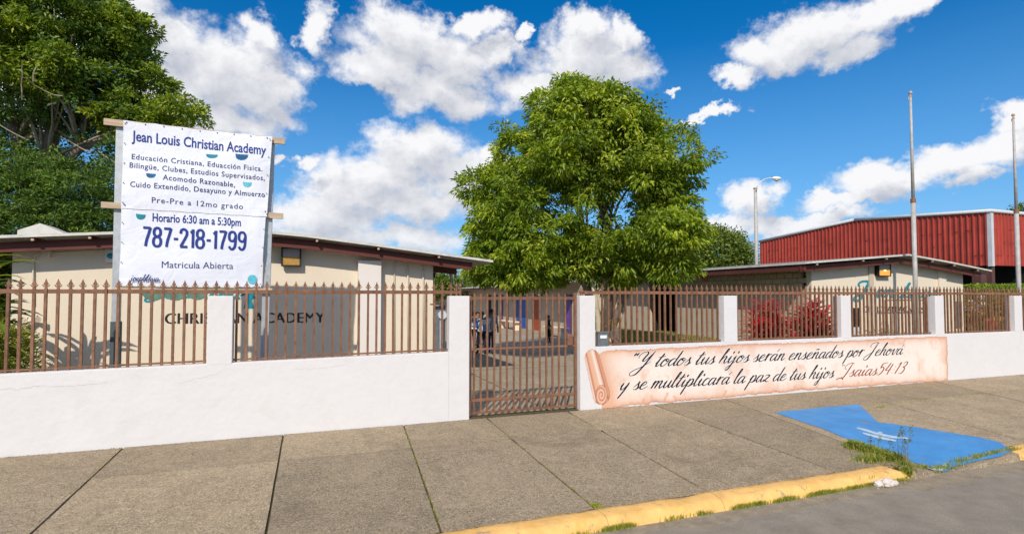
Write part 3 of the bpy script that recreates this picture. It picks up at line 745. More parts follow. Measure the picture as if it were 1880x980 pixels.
# ------------------------------------------------------------------ perimeter walls
def wx(u, Y=YW): return onY(u, 600, Y).x
wl = thing('perimeter_wall', (wx(400), YW, .30), 'white rendered low wall left of the gate with two square pillars', 'wall')
zl0, zl1 = onY(0, 687, YW).z, onY(820, 646, YW).z
xl0, xl1 = wx(0), wx(825)
def ztop(x): return zl0 + (zl1-zl0)*(x-xl0)/(xl1-xl0)
PL = [(wx(380), wx(427)), (wx(825), wx(862))]
mb = MB(); X0 = -12.0
poly = [(X0, .1), (PL[1][0], .1), (PL[1][0], ztop(PL[1][0])), (PL[0][1], ztop(PL[0][1])), (PL[0][0], ztop(PL[0][0])), (X0, ztop(X0))]
mb.prism(poly, YW, YW+.20)
mb.build('wall_panel', M['white'], wl, bevel=.012)
for k, (a, b) in enumerate(PL):
    z0 = ztop(a)-.02 if k == 0 else .1
    box('pillar', M['white'], wl, a, b, YW-.002, YW+.215, z0, 2.50, bevel=.012)
# hairline cracks in the render
def crack(pts, w=.003, Y=YW-.0015, parent=wl):
    mb = MB(); P = []
    for i in range(len(pts)-1):
        a = Vector(onY(*pts[i], Y)); b = Vector(onY(*pts[i+1], Y))
        for k in range(9): P.append(a.lerp(b, k/9) + Vector((0, 0, random.uniform(-.012, .012) if k else 0)))
    for i in range(len(P)-1):
        w2 = w * random.uniform(.5, 1.3)
        a, b = P[i], P[i+1]; mb.quad(a-Vector((0,0,w2)), b-Vector((0,0,w2)), b+Vector((0,0,w2)), a+Vector((0,0,w2)))
    return mb.build('crack', M['crackm'], parent)
M['crackm'] = mat('crack_shade', (.50, .48, .47), .9, .1, 10)
crack([(0,715),(22,713),(30,716),(60,709),(90,709),(150,707),(170,705),(200,700)])
crack([(330,703),(365,694),(410,682)], .002); crack([(540,677),(580,676),(640,668)], .002)

wr = thing('perimeter_wall', (wx(1400), YW, .30), 'white rendered low wall right of the gate carrying the painted scroll', 'wall')
PR = [(wx(1065), wx(1093)), (wx(1330), wx(1354)), (wx(1545), wx(1563)), (wx(1718), wx(1734)), (wx(1864), wx(1878)), (wx(1984), wx(1996)), (wx(2090), wx(2100))]
ZR = 1.505
MB().prism([(PR[0][1], .1), (60, .1), (60, ZR), (PR[0][1], ZR)], YW, YW+.20).build('wall_panel', M['white'], wr, bevel=.012)
for k, (a, b) in enumerate(PR):
    box('pillar', M['white'], wr, a, b, YW-.002, YW+.215, .1 if k == 0 else ZR-.02, 2.505, bevel=.012)

# ------------------------------------------------------------------ fence
def spear(zb, zr, plain=False):
    """bar mesh at x=0: square bar with a spear head, z from zb"""
    mb = MB(); h = .017
    mb.box(-h, h, -h, h, zb, zr+.045)
    z = zr + .045; t = .007
    if plain:
        mb.prism([(-h, z), (-h, z+.03), (0, z+.075), (h, z+.03), (h, z)], -h+.004, h-.004)
    else:
        mb.box(-.012, .012, -.012, .012, z, z+.035)
        mb.prism([(-.012, z+.035), (-.03, z+.06), (-.016, z+.085), (0, z+.135), (.016, z+.085), (.03, z+.06), (.012, z+.035)], -t, t)
        for s in (-1, 1):
            mb.prism([(s*.012, z+.012), (s*.030, z+.020), (s*.046, z+.044), (s*.040, z+.052), (s*.026, z+.036), (s*.012, z+.030)], -t*.9, t*.9)
    return mb.mesh('bar_with_spear', M['rust'])
ZRAIL = 2.565; YF = 9.605
sp_full = spear(1.36, ZRAIL); sp_plain = spear(1.36, ZRAIL, True); sp_short = spear(2.49, ZRAIL)
fl = thing('steel_fence', (wx(200), YF, 1.45), 'brown spear topped steel railing on the low wall left of the gate', 'fence')
fr = thing('steel_fence', (wx(1400), YF, 1.45), 'brown spear topped steel railing on the low wall right of the gate', 'fence')
def fence(par, us, xend, pil, zbot, xstart=None, plain=()):
    x, sp = us; n = 0
    while x < xend:
        over = any(a-.01 < x < b+.01 for a, b in pil)
        if not (over and x > xend + 9):
            b = inst('bar', sp_short if over else (sp_plain if n in plain else sp_full), (x, YF, 0), par)
            b.rotation_euler = (random.uniform(-.004, .004), random.uniform(-.005, .005) * .5, 0)
        x += sp; n += 1
a = onY(12.4, 600, YF).x; b = onY(236, 600, YF).x; sp = (b-a)/10
xs0 = a - 6*sp
fence(fl, (xs0, sp), PL[1][1]-.3, PL, 1.46)
box('top_rail', M['rust'], fl, xs0-.1, PL[1][1]-.12, YF-.014, YF+.014, ZRAIL-.03, ZRAIL+.03, bevel=.003)
for (p, q) in ((xs0-.1, PL[0][0]+.01), (PL[0][1]-.01, PL[1][0]+.01)):
    z0, z1 = ztop(p)+.035, ztop(q)+.035
    MB().beam((p, YF, z0), (q, YF, z1), .026, .026).build('bottom_rail', M['rust'], fl)
for u in (838, 845):
    x = wx(u, YF); MB().tube([(x, YF, 2.49), (x, YF, 2.66)], .022, 8).lathe((x, YF, 2.66), [(.026,0),(.034,.02),(.02,.05),(.004,.07)], 8).build('post_cap', M['rust'], fl)
# right
a = onY(1106, 600, YF).x; b = onY(1535, 600, YF).x
n = round((b-a)/.135); sp = (b-a)/n
fence(fr, (a-.0, sp), 33, PR, 1.5, plain=(1,2,3,4,5,6,7,8))
box('top_rail', M['rust'], fr, PR[0][1]-.2, 33, YF-.014, YF+.014, ZRAIL-.03, ZRAIL+.03, bevel=.003)
for k in range(len(PR)-1):
    box('bottom_rail', M['rust'], fr, PR[k][1]-.005, PR[k+1][0]+.005, YF-.013, YF+.013, ZR+.02, ZR+.046)
x = wx(1068, YF); MB().tube([(x, YF, 2.49), (x, YF, 2.56)], .04, 8).lathe((x, YF, 2.56), [(.05,0),(.06,.02),(.03,.07),(.006,.09)], 10).build('post_cap', M['rust'], fr)
# letter box on the rail
lb = thing('letter_box', (*onY(1105, 640, YF-.06).xy, onY(1105, 636, YF).z), 'small grey letter box with a white label fixed to the railing beside the gate pillar', 'letter box')
p0 = onY(1098, 636, YF-.09); p1 = onY(1117, 611, YF-.09)
box('box', M['boxgrey'], lb, p0.x, p1.x, YF-.09, YF-.022, p0.z, p1.z, bevel=.008)
box('lid', M['boxgrey'], lb, p0.x-.012, p1.x+.012, YF-.10, YF-.02, p1.z-.002, p1.z+.03, bevel=.006)
q0 = onY(1102, 621, YF-.09); q1 = onY(1114, 615, YF-.09); box('label_plate', M['label'], lb, q0.x, q1.x, YF-.094, YF-.089, q0.z, q1.z)
box('bracket', M['rust'], lb, p0.x-.06, p0.x-.016, YF-.05, YF-.018, p0.z-.01, p1.z+.02)

# gate
gx0, gx1 = PL[1][1]+.02, PR[0][0]-.02
gt = thing('steel_gate', ((gx0+gx1)/2, YF, .30), 'brown barred steel gate closed between the two white pillars', 'gate')
def gz(v, u=950): return onY(u, v, YF).z
for (x0, x1) in ((gx0, gx0+.05), (gx1-.05, gx1)): box('frame_post', M['rust'], gt, x0, x1, YF-.025, YF+.025, .33, 2.56 if x0 > gx0 else 2.50, bevel=.004)
for (nm, z, h) in (('top_rail', 2.455, .055), ('middle_rail', gz(638), .035), ('lower_rail', gz(729), .05), ('bottom_rail', .375, .04)):
    box(nm, M['rust'], gt, gx0+.05, gx1-.05, YF-.014, YF+.014, z-h/2, z+h/2, bevel=.003)
gus = [870, 882.5, 894.6, 907, 919, 931, 943, 955, 967, 979, 991, 1002.5, 1014, 1026, 1038]
gb = MB(); h = .016; gb.box(-h, h, -h, h, .36, 2.50).prism([(-h, 2.50), (-h, 2.515), (0, 2.55), (h, 2.515), (h, 2.50)], -h+.002, h-.002); gbm = gb.mesh('gate_bar', M['rust'])
for u in gus:
    b = inst('bar', gbm, (onY(u, 640, YF).x, YF, random.uniform(-.01, .03)), gt); b.rotation_euler = (0, random.uniform(-.004, .004), 0)
q = onY(1012, 748, YF-.04); box('bolt', M['rust'], gt, q.x-.015, q.x+.015, YF-.05, YF-.02, .31, .62, bevel=.004)
q = onY(1046, 622, YF-.04); box('latch', M['rust'], gt, q.x-.05, q.x+.06, YF-.05, YF-.026, q.z-.12, q.z+.10, bevel=.006)
box('hinge', M['rust'], gt, gx0-.018, gx0+.03, YF-.055, YF-.026, .34, .60, bevel=.005)
box('threshold', M['joint'], yd, gx0, gx1, YF-.10, YF+.1, .28, .305)

# ------------------------------------------------------------------ mural
_lat = rng.random((64, 64))
def vnoise(x, y):
    xi = np.floor(x).astype(int); yi = np.floor(y).astype(int); fx = x-xi; fy = y-yi
    fx = fx*fx*(3-2*fx); fy = fy*fy*(3-2*fy); g = lambda a, b: _lat[a % 64, b % 64]
    return (g(xi,yi)*(1-fx)+g(xi+1,yi)*fx)*(1-fy)+(g(xi,yi+1)*(1-fx)+g(xi+1,yi+1)*fx)*fy
def fbm(x, y, o=5):
    s = 0; a = 1; t = 0
    for k in range(o): s = s + a*vnoise(x*2**k+k*13.7, y*2**k+k*7.3); t += a; a *= .55
    return s/t
YM_ = YW - .007
mx0, mx1 = onY(1066, 690, YM_).x, onY(1741, 650, YM_).x
res = .0125
gxs = np.arange(mx0, mx1, res); gzs = np.arange(.30, 1.50, res)
XX, ZZ = np.meshgrid(gxs, gzs)
def curve(pts):
    w = [onY(u, v, YM_) for u, v in pts]; return np.array([p.x for p in w]), np.array([p.z for p in w])
tx_, tz_ = curve([(1095,650),(1115,643),(1200,640),(1330,632),(1440,629),(1545,625),(1640,620),(1738,617)])
bx_, bz_ = curve([(1100,750),(1125,748),(1200,739),(1260,736),(1330,730),(1400,722),(1500,714),(1600,708),(1690,702),(1738,699)])
top = np.interp(XX, tx_, tz_) + (fbm(XX*5, XX*0+3)-.5)*.05 + (fbm(XX*22, XX*0+9, 3)-.5)*.02
bot = np.interp(XX, bx_, bz_) + (fbm(XX*5, XX*0+21)-.5)*.07 + (fbm(XX*24, XX*0+31, 3)-.5)*.025
rgt = mx1 - .03 + (fbm(ZZ*6, ZZ*0+5)-.5)*.09
# roll geometry
A = onY(1087, 656, YM_); B = onY(1104, 724, YM_)
ax, az, bx, bz = A.x, A.z, B.x, B.z
dx, dz = bx-ax, bz-az; Lr = math.hypot(dx, dz); ux, uz = dx/Lr, dz/Lr
s_ = (XX-ax)*ux + (ZZ-az)*uz; p_ = (XX-ax)*uz*-1 + (ZZ-az)*ux      # along, across (+ = right side)
hw = .165 + .03*np.clip(s_/Lr, 0, 1)
sc_ = np.clip(s_, 0, Lr)
rr = np.sqrt((XX-(ax+ux*sc_))**2 + (ZZ-(az+uz*sc_))**2)
roll = rr < hw
rim = XX < (ax+ux*sc_) 
inpaper = (ZZ < top) & (ZZ > bot) & (XX < rgt) & (XX > ax+ux*sc_)
mask = inpaper | roll
ed = np.minimum(np.minimum(top-ZZ, ZZ-bot), rgt-XX)
n1 = fbm(XX*2.2, ZZ*2.2+5); n2 = fbm(XX*6, ZZ*6+2); n3 = fbm(XX*14+3, ZZ*5)
pale = np.array(srgb(255, 247, 238)); peach = np.array(srgb(238, 188, 156)); org = np.array(srgb(205, 122, 82)); dk = np.array(srgb(178, 90, 50))
def lerp(a, b, t): return a + (b-a)*np.clip(t, 0, 1)[..., None]
C = np.ones(XX.shape+(3,))*pale
C = lerp(C, peach, np.clip((n1-.56)*2.4, 0, .32))
C = lerp(C, peach, np.clip((n2-.60)*4, 0, .45)*np.clip((n1-.35)*4, 0, 1))
C = lerp(C, peach, 1.1*np.exp(-np.clip(ed, 0, 9)/(.05+.09*n1)))
C = lerp(C, org, .75*np.exp(-np.clip(ed, 0, 9)/.03)*(.4+n2))
C = lerp(C, dk, .5*np.exp(-np.clip(ed, 0, 9)/.010))
cl = np.exp(-((XX-(ax+ux*sc_)-hw*1.2))/.22); C = lerp(C, peach, np.where(XX > ax, .9*np.clip(cl, 0, 1), 0))
for (u, v, dr, ln) in ((1180,741,1,.10),(1222,738,1,.20),(1238,737,1,.12),(1330,728,1,.14),(1380,726,1,.10),(1460,717,1,.12),(1500,712,1,.16),(1575,708,1,.1),(1625,706,1,.1),
                       (1238,638,-1,.10),(1343,632,-1,.1),(1378,631,-1,.06),(1400,630,-1,.06),(1125,642,-1,.05),(1660,622,-1,.2),(1500,627,-1,.06)):
    p = onY(u, v, YM_); zz = np.clip((ZZ-p.z)*dr, 0, ln)
    d = np.abs(XX - p.x - .10*dr*zz - .03*np.sin(zz*30+u)); C = lerp(C, org, .8*np.exp(-(d/.009)**2)*((ZZ-p.z)*dr < ln)*((ZZ-p.z)*dr > -.05))
    C = lerp(C, peach, .6*np.exp(-(d/.04)**2)*((ZZ-p.z)*dr < ln)*((ZZ-p.z)*dr > -.05))
# folded corner on the right
p = onY(1716, 640, YM_); q = onY(1730, 668, YM_)
# roll colours
q_ = p_/hw
q_ = np.where((XX-(ax+ux*s_)) > 0, np.abs(q_), -np.abs(q_))
CR = np.ones(XX.shape+(3,))*np.array(srgb(240, 205, 182))
CR = lerp(CR, org, np.exp(-((q_+.62)/.16)**2)*.9)
CR = lerp(CR, np.array(srgb(250,236,226)), np.exp(-((q_+.85)/.07)**2))
CR = lerp(CR, peach, np.exp(-((q_+.25)/.25)**2)*.9)
CR = lerp(CR, np.array(srgb(252,240,232)), np.exp(-((q_-.22)/.13)**2)*.9)
CR = lerp(CR, dk, np.exp(-((q_-.62)/.09)**2)*.85)
CR = lerp(CR, org, np.exp(-((q_-.8)/.15)**2)*.6)
CR = lerp(CR, dk, np.exp(-((rr-hw)/.016)**2)*.75)
# spiral at the lower end
sx_ = (XX-bx)/(.135); sz_ = (ZZ-bz+.01)/(.20); rs = np.sqrt(sx_**2+sz_**2); th = np.arctan2(sz_, sx_)
insp = rs < 1.0
CS = np.ones(XX.shape+(3,))*np.array(srgb(236, 186, 158))
ph = (rs*2.4 - th/(2*np.pi)) % 1.0
CS = lerp(CS, dk, np.exp(-((ph-.5)/.13)**2)*.85); CS = lerp(CS, np.array(srgb(250,225,208)), np.exp(-((ph-.9)/.12)**2)*.8)
CS = lerp(CS, dk, np.exp(-((rs-.97)/.07)**2)*.8)
C = np.where(roll[..., None], CR, C); C = np.where((insp & (roll | inpaper))[..., None], CS, C)
nz_, nx_ = XX.shape
V = np.stack([XX, np.full_like(XX, YM_), ZZ], -1).reshape(-1, 3)
i = np.arange(nz_*nx_).reshape(nz_, nx_)
F = np.stack([i[:-1,:-1], i[:-1,1:], i[1:,1:], i[1:,:-1]], -1).reshape(-1, 4)
keep = (mask[:-1,:-1] & mask[:-1,1:] & mask[1:,1:] & mask[1:,:-1]).reshape(-1)
F = F[keep]; used = np.unique(F); rem = np.zeros(len(V), int); rem[used] = np.arange(len(used))
mural = npmesh('scroll_mural', V[used], rem[F], M['mural'], wr, col=C.reshape(-1, 3)[used])
mural['label'] = 'painted parchment scroll mural'
def T(u, v): return onY(u, v, YM_)
L1 = '“Y todos tus hijos serán enseñados por Jehová'; L2a = 'y se multiplicará la paz de tus hijos.'; L2b = '"Isaias54:13'
for (grow, mt1, mt2, lf) in ((.08, M['halo'], M['halo'], .0012), (0, M['ink'], M['rinky'], .0028)):
    nm = 'lettering_outline' if grow else 'lettering'
    script_text(L1, T(1156, 674.5), T(1657, 650), .145, mt1, wr, lf, grow=grow, name=nm)
    script_text(L2a, T(1133, 716.5), T(1535, 692), .145, mt1, wr, lf, grow=grow, name=nm)
    script_text(L2b, T(1535, 692), T(1662, 684.5), .145, mt2, wr, lf, grow=grow, name=nm)
# ------------------------------------------------------------------ banner on its post frame
YB = 10.4
bn = thing('banner_sign', (onY(350, 500, YB).x, YB+.1, .30), 'tall white printed school banner nailed to timber battens on two metal posts behind the railing', 'banner')
cor = {k: onY(*p, YB) for k, p in dict(TL=(228,222), TR=(500,252), BR=(481.5,527), BL=(218,524)).items()}
def bil(u, v):      # v 0 top .. 1 bottom
    a = cor['TL'].lerp(cor['TR'], u); b = cor['BL'].lerp(cor['BR'], u); return a.lerp(b, v)
def bwarp(x, z): return .014*math.sin(x*3.1+z*1.3) + .010*math.sin(z*4.3-x*1.7+1) + .006*math.sin(x*7+z*5)
def bsheet(name, v0, v1, dy, um=1.0, n=70):
    V = []; F = []
    for j in range(n+1):
        v = v0+(v1-v0)*j/n
        for i in range(n+1):
            u = i/n; p = bil(u*um, v)
            sag = -.010*math.sin(math.pi*((u*5) % 1)) * max(0, 1-v*9)
            edge = .03*sm(.06, 0, u)*math.sin(v*14) + .03*sm(.94, 1, u)*math.sin(v*11+1)
            V.append((p.x, p.y + bwarp(p.x, p.z) + dy + abs(edge)*.5, p.z + sag + .004*math.sin(u*40)*(j in (0, n))))
    for j in range(n):
        for i in range(n): a = j*(n+1)+i; F.append((a, a+n+1, a+n+2, a+1))
    return npmesh(name, V, F, M['banner'], bn, smooth=True)
bsheet('banner_sheet', 0, .535, -.022); bsheet('banner_sheet', .50, 1.0, -.012, .990)
def bt(body, p0, p1, cap, m, off=.012, sp=1.0):
    a = onY(*p0, YB-.022); b = onY(*p1, YB-.022); dist = (a-EYE).length
    s = cap/FPX * (onY(p0[0], p0[1], YB)-EYE).dot(_f)
    return lettering(body, a, b, s, m, bn, 'lettering', off, .003 if p0[1] < 390 else -.006, bwarp, sp)
bt('Jean Louis Christian Academy', (242,258.6), (488.5,285), 18.5, M['navy'], .020)
bt('Educación Cristiana, Eduacción Fisica.', (242,292.5), (482,315), 9.6, M['navy2'], .012, 1.1)
bt('Bilingüe, Clubes, Estudios Supervisados,', (238,308), (486,331.5), 9.6, M['navy2'], .012, 1.1)
bt('Acomodo Razonable,', (299.5,330.5), (431,343.5), 9.6, M['navy2'], .014, 1.1)
bt('Cuido Extendido, Desayuno y Almuerzo', (239,343), (486,361.5), 9.8, M['navy2'], .014, 1.1)
bt('Pre-Pre a 12mo grado', (279,372.5), (446,384), 10.2, M['navy2'], .008, 1.15)
bt('Horario 6:30 am a 5:30pm', (279.5,406), (442,415), 14.5, M['navy'], .020)
a_ = onY(262, 451.5, YB-.012); b_ = onY(457, 459.5, YB-.012); script_text('787-218-1799', a_, b_, (onY(262, 416.5, YB-.012)-a_).z/1.92, M['navy'], bn, .008, slant=.0, mono=.125, glyphs=NUM, warp=bwarp)
bt('Matricula Abierta', (297,491.5), (428,493.8), 12, M['navy2'], .0)
def bshape(pts, m, cx, cy):
    mb = MB(); n = len(pts)
    for (x, y) in pts:
        q = onY(cx+x, cy+y, YB-.022); q.y += bwarp(q.x, q.z) - (.003 if cy < 390 else -.006); mb.v.append(tuple(q))
    q = onY(cx, cy+sum(p[1] for p in pts)/n, YB-.022); q.y += bwarp(q.x, q.z) - (.003 if cy < 390 else -.006); mb.v.append(tuple(q))
    for i in range(n): mb.f.append((i, (i+1) % n, n)); mb.mi.append(0)
    return mb.build('bowl_print', m, bn)
def bowl(w, h, top=0.12, fl=.3):
    P = [(-w/2, -h/2), (0, -h/2+top*h), (w/2, -h/2+top*h*1.4)]
    for t in np.linspace(0, 1, 8)[1:-1]: P.append((w/2*math.cos(t*math.pi)*(1 if t < .5 else 1), -h/2+top*h + h*(1-top)*math.sin(t*math.pi)**.7))
    return P
for (cx, cy, w, h, m) in ((389,286.5,22,8,'teal'), (444,288.5,24,12,'teald'), (278,323,18,9,'teald'), (454,338.5,17,10,'teall'), (258,397.5,18,11,'teal')):
    bshape(bowl(w, h), M[m], cx, cy)
bshape([(9*math.cos(a), 9*math.sin(a)) for a in np.linspace(0, 6.283, 14)[:-1]], M['teall'], 463, 513)
script_text('joephluua', onY(236, 515, YB-.03), onY(293, 516, YB-.03), .05, M['navy2'], bn, .012, heavy=.13, thin=.07, slant=.2, warp=bwarp)
# posts
def post(u0, v0, u1, v1, w, name='post'):
    a = onY(u0, v0, YB+.13); b = onY(u1, v1, YB+.13); d = (b-a)
    t = (.28 - b.z)/d.z; b2 = b + d*t
    return MB().beam(b2, a, w, .08, up=Vector((0, 1, 0))).build(name, M['galv'], bn, bevel=.006)
post(222, 226, 211, 676, .115); post(498, 256, 485, 660, .125)
MB().beam(onY(213.5, 590, YB+.12), onY(211.5, 676, YB+.12), .13, .12, up=Vector((0, 1, 0))).build('post_sleeve', mat('slate_grey_paint', (.07, .09, .10), .6, .2), bn)
def batten(a, b, h, y=YB+.05, name='batten'):
    p = onY(*a, y); q = onY(*b, y); return MB().beam(p, q, .045, h, up=Vector((0,0,1))).build(name, M['wood'], bn, bevel=.003)
batten((191, 223.5), (523, 260.5), .105); batten((186, 376), (520, 397), .10); batten((210, 530.5), (500, 534), .09)
for (u, v) in ((228,376),(490,394)):
    q = onY(u, v, YB-.03); MB().lathe((q.x, q.y, q.z), [(.012, 0), (.012, .012)], 6).build('bolt_head', M['black'], bn)
for k in range(9):
    for (u, v) in ((.012, .02+k*.12), (.985, .02+k*.12), (.02+k*.118, .012)):
        q = bil(u, v); mb = MB(); y = q.y+bwarp(q.x, q.z)-.027
        mb.box(q.x-.008, q.x+.008, y-.004, y, q.z-.008, q.z+.008); mb.build('grommet', M['black'], bn)

# ------------------------------------------------------------------ class room blocks
YBL = 13.4
def roof_sheet(name, prof, y0, y1, par, thick=.045, amp=.014, pitch=.18):
    """prof: list of (x, z) across the slope; corrugation along y"""
    n = int((y1-y0)/(pitch/4)); V = []; F = []; k = len(prof)
    for j in range(n+1):
        y = y0 + (y1-y0)*j/n
        w = amp*math.cos(2*math.pi*(y-y0)/pitch)
        for (x, z) in prof: V.append((x, y, z+w))
    for j in range(n):
        for i in range(k-1): F.append((j*k+i, (j+1)*k+i, (j+1)*k+i+1, j*k+i+1))
    b = len(V)
    for (x, y, z) in list(V): V.append((x, y, z-thick))
    for j in range(n):
        for i in range(k-1): F.append((b+j*k+i, b+j*k+i+1, b+(j+1)*k+i+1, b+(j+1)*k+i))
        for e in (0, k-1): F.append((j*k+e, (j+1)*k+e, b+(j+1)*k+e, b+j*k+e))
    for i in range(k-1):
        F.append((i, i+1, b+i+1, b+i)); F.append((n*k+i, n*k+i+1, b+n*k+i+1, b+n*k+i))
    return npmesh(name, V, F, M['roof'], par)
def interp(prof, x):
    for (a, za), (b, zb) in zip(prof, prof[1:]):
        if a <= x <= b: return za+(zb-za)*(x-a)/(b-a)
    return prof[0][1] if x < prof[0][0] else prof[-1][1]

# ---- left block
bl = thing('classroom_building', (-1.5, YBL, .30), 'low cream school building behind the banner with a wide shallow gable roof', 'building')
YR = 12.85
def zr(u, v, Y=YR): p = onY(u, v, Y); return (p.x, p.z)
profL = [(-8.5, 3.28), zr(0, 433), zr(200, 426.5), zr(428, 419), zr(560, 431.5), zr(700, 450), zr(905, 478.5)]
xL0, xL1 = onY(22, 500, YBL).x, onY(795, 500, YBL).x
wallprof = [(x, z-.30) for x, z in profL]
pts = [(xL0, .2), (xL1, .2), (xL1, interp(profL, xL1)-.10)] + [(x, z-.10) for x, z in reversed(profL) if xL0 < x < xL1] + [(xL0, interp(profL, xL0)-.10)]
MB().prism(pts, YBL, YBL+.2).build('front_wall', M['cream'], bl)
box('side_wall', M['cream'], bl, xL1-.2, xL1-.003, YBL+.2, 32, .2, 3.15)
box('side_wall', M['cream'], bl, xL0+.003, xL0+.2, YBL+.2, 32, .2, 3.1)
roof_sheet('roof', profL, YR, 32, bl)
# pale edge flashing and the red gable beam below it
mb = MB(); mb2 = MB()
for (a, b) in zip(profL, profL[1:]):
    mb.beam((a[0], YR-.012, a[1]-.018), (b[0], YR-.012, b[1]-.018), .02, .050)
    a2 = (a[0], 13.06, a[1]-.20); b2 = (b[0], 13.06, b[1]-.20)
    if b[0] > 3.5: t = (3.45-a[0])/(b[0]-a[0]); b2 = (3.75, 13.06, a[1]+(b[1]-a[1])*((3.75-a[0])/(b[0]-a[0]))-.20)
    mb2.beam(a2, b2, .05, .185); 
    mb2.beam((a2[0], 13.03, a2[2]-.085), (b2[0], 13.03, b2[2]-.085), .09, .018); mb2.beam((a2[0], 13.03, a2[2]+.085), (b2[0], 13.03, b2[2]+.085), .09, .018)
mb.build('roof_edge', M['roofedge'], bl); mb2.build('gable_beam', M['redsteel'], bl)
# purlins under the sheet, their ends show
for u in (60, 165, 330, 440, 582, 695, 806):
    p = onY(u, 440, YR); z = interp(profL, p.x) - .085
    MB().box(p.x-.025, p.x+.025, YR+.02, 31.5, z-.035, z+.028).build('purlin', M['redsteel'], bl)
    MB().box(p.x-.022, p.x+.022, YR-.02, YR+.10, z-.03, z+.012).build('purlin_clip', M['wood'], bl)
for y in (15.2, 18, 21, 24, 27, 30):
    for (a, b) in ((xL1, 3.9),):
        MB().beam((a, y, interp(profL, a)-.22), (b, y, interp(profL, b)-.22), .07, .17).build('rafter', M['redsteel'], bl)
pq = onX(857, 497, 3.75)
for y in (15.2, 20, 25, 30): MB().tube([(3.75, y, .25), (3.75, y, interp(profL, 3.75)-.2)], .035, 8).build('porch_post', M['pole'], bl)
# pale raised panel and services
def wb(name, m, par, u0, v0, u1, v1, dy=.05, Y=YBL, bevel=0):
    a = onY(u0, v1, Y-dy); b = onY(u1, v0, Y-dy); return box(name, m, par, a.x, b.x, Y-dy, Y+.01, a.z, b.z, bevel)
a = onY(658, 478, YBL-.22); b = onY(700, 480, YBL-.22)
box('raised_panel', M['palepanel'], bl, a.x, b.x, YBL-.22, YBL+.01, .2, a.z)
def pipe(pts, r, par, Y=YBL, name='conduit_pipe', m='cream', dy=.03):
    return MB().tube([onY(u, v, Y-dy) for u, v in pts], r, 6).build(name, M[m], par, smooth=True)
pipe([(724,660),(724,480),(720,476),(700,474),(560,458),(505,452)], .016, bl)
pipe([(749,660),(749,505),(748,490)], .022, bl); pipe([(777,660),(777,505),(776,490)], .022, bl)
for u in (748, 776.5):
    q = onY(u, 487, YBL-.05); MB().tube([q+Vector((.05*math.cos(t), 0, .05*math.sin(t))) for t in np.linspace(0, 6.0, 12)], .012, 5).build('service_loop', M['cream'], bl)
pipe([(61,560),(61,480),(64,470),(72,466),(82,466)], .018, bl); pipe([(92,464),(140,462),(205,458)], .012, bl); pipe([(24,478),(50,477),(60,475)], .010, bl)
wb('junction_box', M['cream'], bl, 76, 459, 92, 472, .07, bevel=.008)
wb('lamp_housing', M['palepanel'], bl, 192, 457, 213, 481, .12, bevel=.02)
q = onY(203, 470, YBL-.13); MB().lathe((q.x, q.y, q.z-.05), [(.02,0),(.06,.02),(.07,.05),(.05,.09),(.01,.11)], 10).build('green_lens', M['teal'], bl, smooth=True)
# twin spot fitting low on the wall
q = onY(62, 588, YBL-.10)
MB().box(q.x-.02, q.x+.02, YBL-.05, YBL+.005, q.z-.1, q.z+.1).tube([q+Vector((0,0,0)), q+Vector((.10,-.1,.02))], [.035,.06], 8).tube([q+Vector((-.02,0,0)), q+Vector((-.18,-.05,-.05))], [.035,.05], 8).build('spot_lamp', M['cream'], bl)
pipe([(2,604),(20,606),(45,603),(58,596)], .03, bl)
def flood(par, u0, v0, u1, v1, Y, lens, glow=None):
    a = onY(u0, v1, Y-.16); b = onY(u1, v0, Y-.16); w = b.x-a.x; h = b.z-a.z
    mb = MB(); cx = (a.x+b.x)/2
    mb.box(a.x, b.x, Y-.10, Y+.01, a.z, b.z)
    fr = MB(); t = .02
    fr.box(a.x-.01, b.x+.01, Y-.17, Y-.09, b.z-.02, b.z+.02).box(a.x-.01, b.x+.01, Y-.17, Y-.09, a.z-.02, a.z+.01)
    fr.box(a.x-.012, a.x+t, Y-.168, Y-.09, a.z+.01, b.z-.02).box(b.x-t, b.x+.012, Y-.168, Y-.09, a.z+.01, b.z-.02)
    fr.box(cx-.05, cx+.05, Y-.12, Y+.0, b.z+.02, b.z+.12)
    o = fr.box(a.x+.004, b.x-.004, Y-.085, Y+.005, a.z+.004, b.z-.004).build('floodlight', M['black'], par)
    MB().box(a.x+t, b.x-t, Y-.150, Y-.088, a.z+h*.50, b.z-.022).build('visor', M['visor'], o)
    MB().box(a.x+t, b.x-t, Y-.150, Y-.089, a.z+.012, a.z+h*.50-.002).build('lens', lens, o)
    if glow: q = onY(*glow, Y-.16); MB().lathe((q.x, Y-.148, q.z-.03), [(.01,0),(.045,.015),(.055,.03),(.045,.05),(.01,.06)], 10).build('bulb', M['lamp'], o, smooth=True)
flood(bl, 517, 455, 552, 487, YBL, M['amber'])
# painted name
lettering('CHRISTIAN ACADEMY', onY(302, 594.5, YBL), onY(595, 591.5, YBL), onY(302, 575, YBL).z-onY(302, 594.5, YBL).z, M['ink'], bl, 'painted_name', 0, .0015, bold=.018)
def teal_script(par, p0, p1, xh, Y): return script_text('Jean Louis'.replace('L', 'I'), onY(*p0, Y), onY(*p1, Y), xh, M['teal'], par, .006, heavy=.26, thin=.15, slant=.12, name='painted_name')
GL['L'] = (1.3, [[(.9,1.9),(1.15,2.15),(.9,1.6),(.5,.4),(.1,.02),(.6,.06),(1.3,.1)]])
script_text('Jean Louis', onY(268, 546, YBL), onY(470, 549, YBL), .13, M['teal'], bl, .006, heavy=.26, thin=.15, slant=.12, name='painted_name')
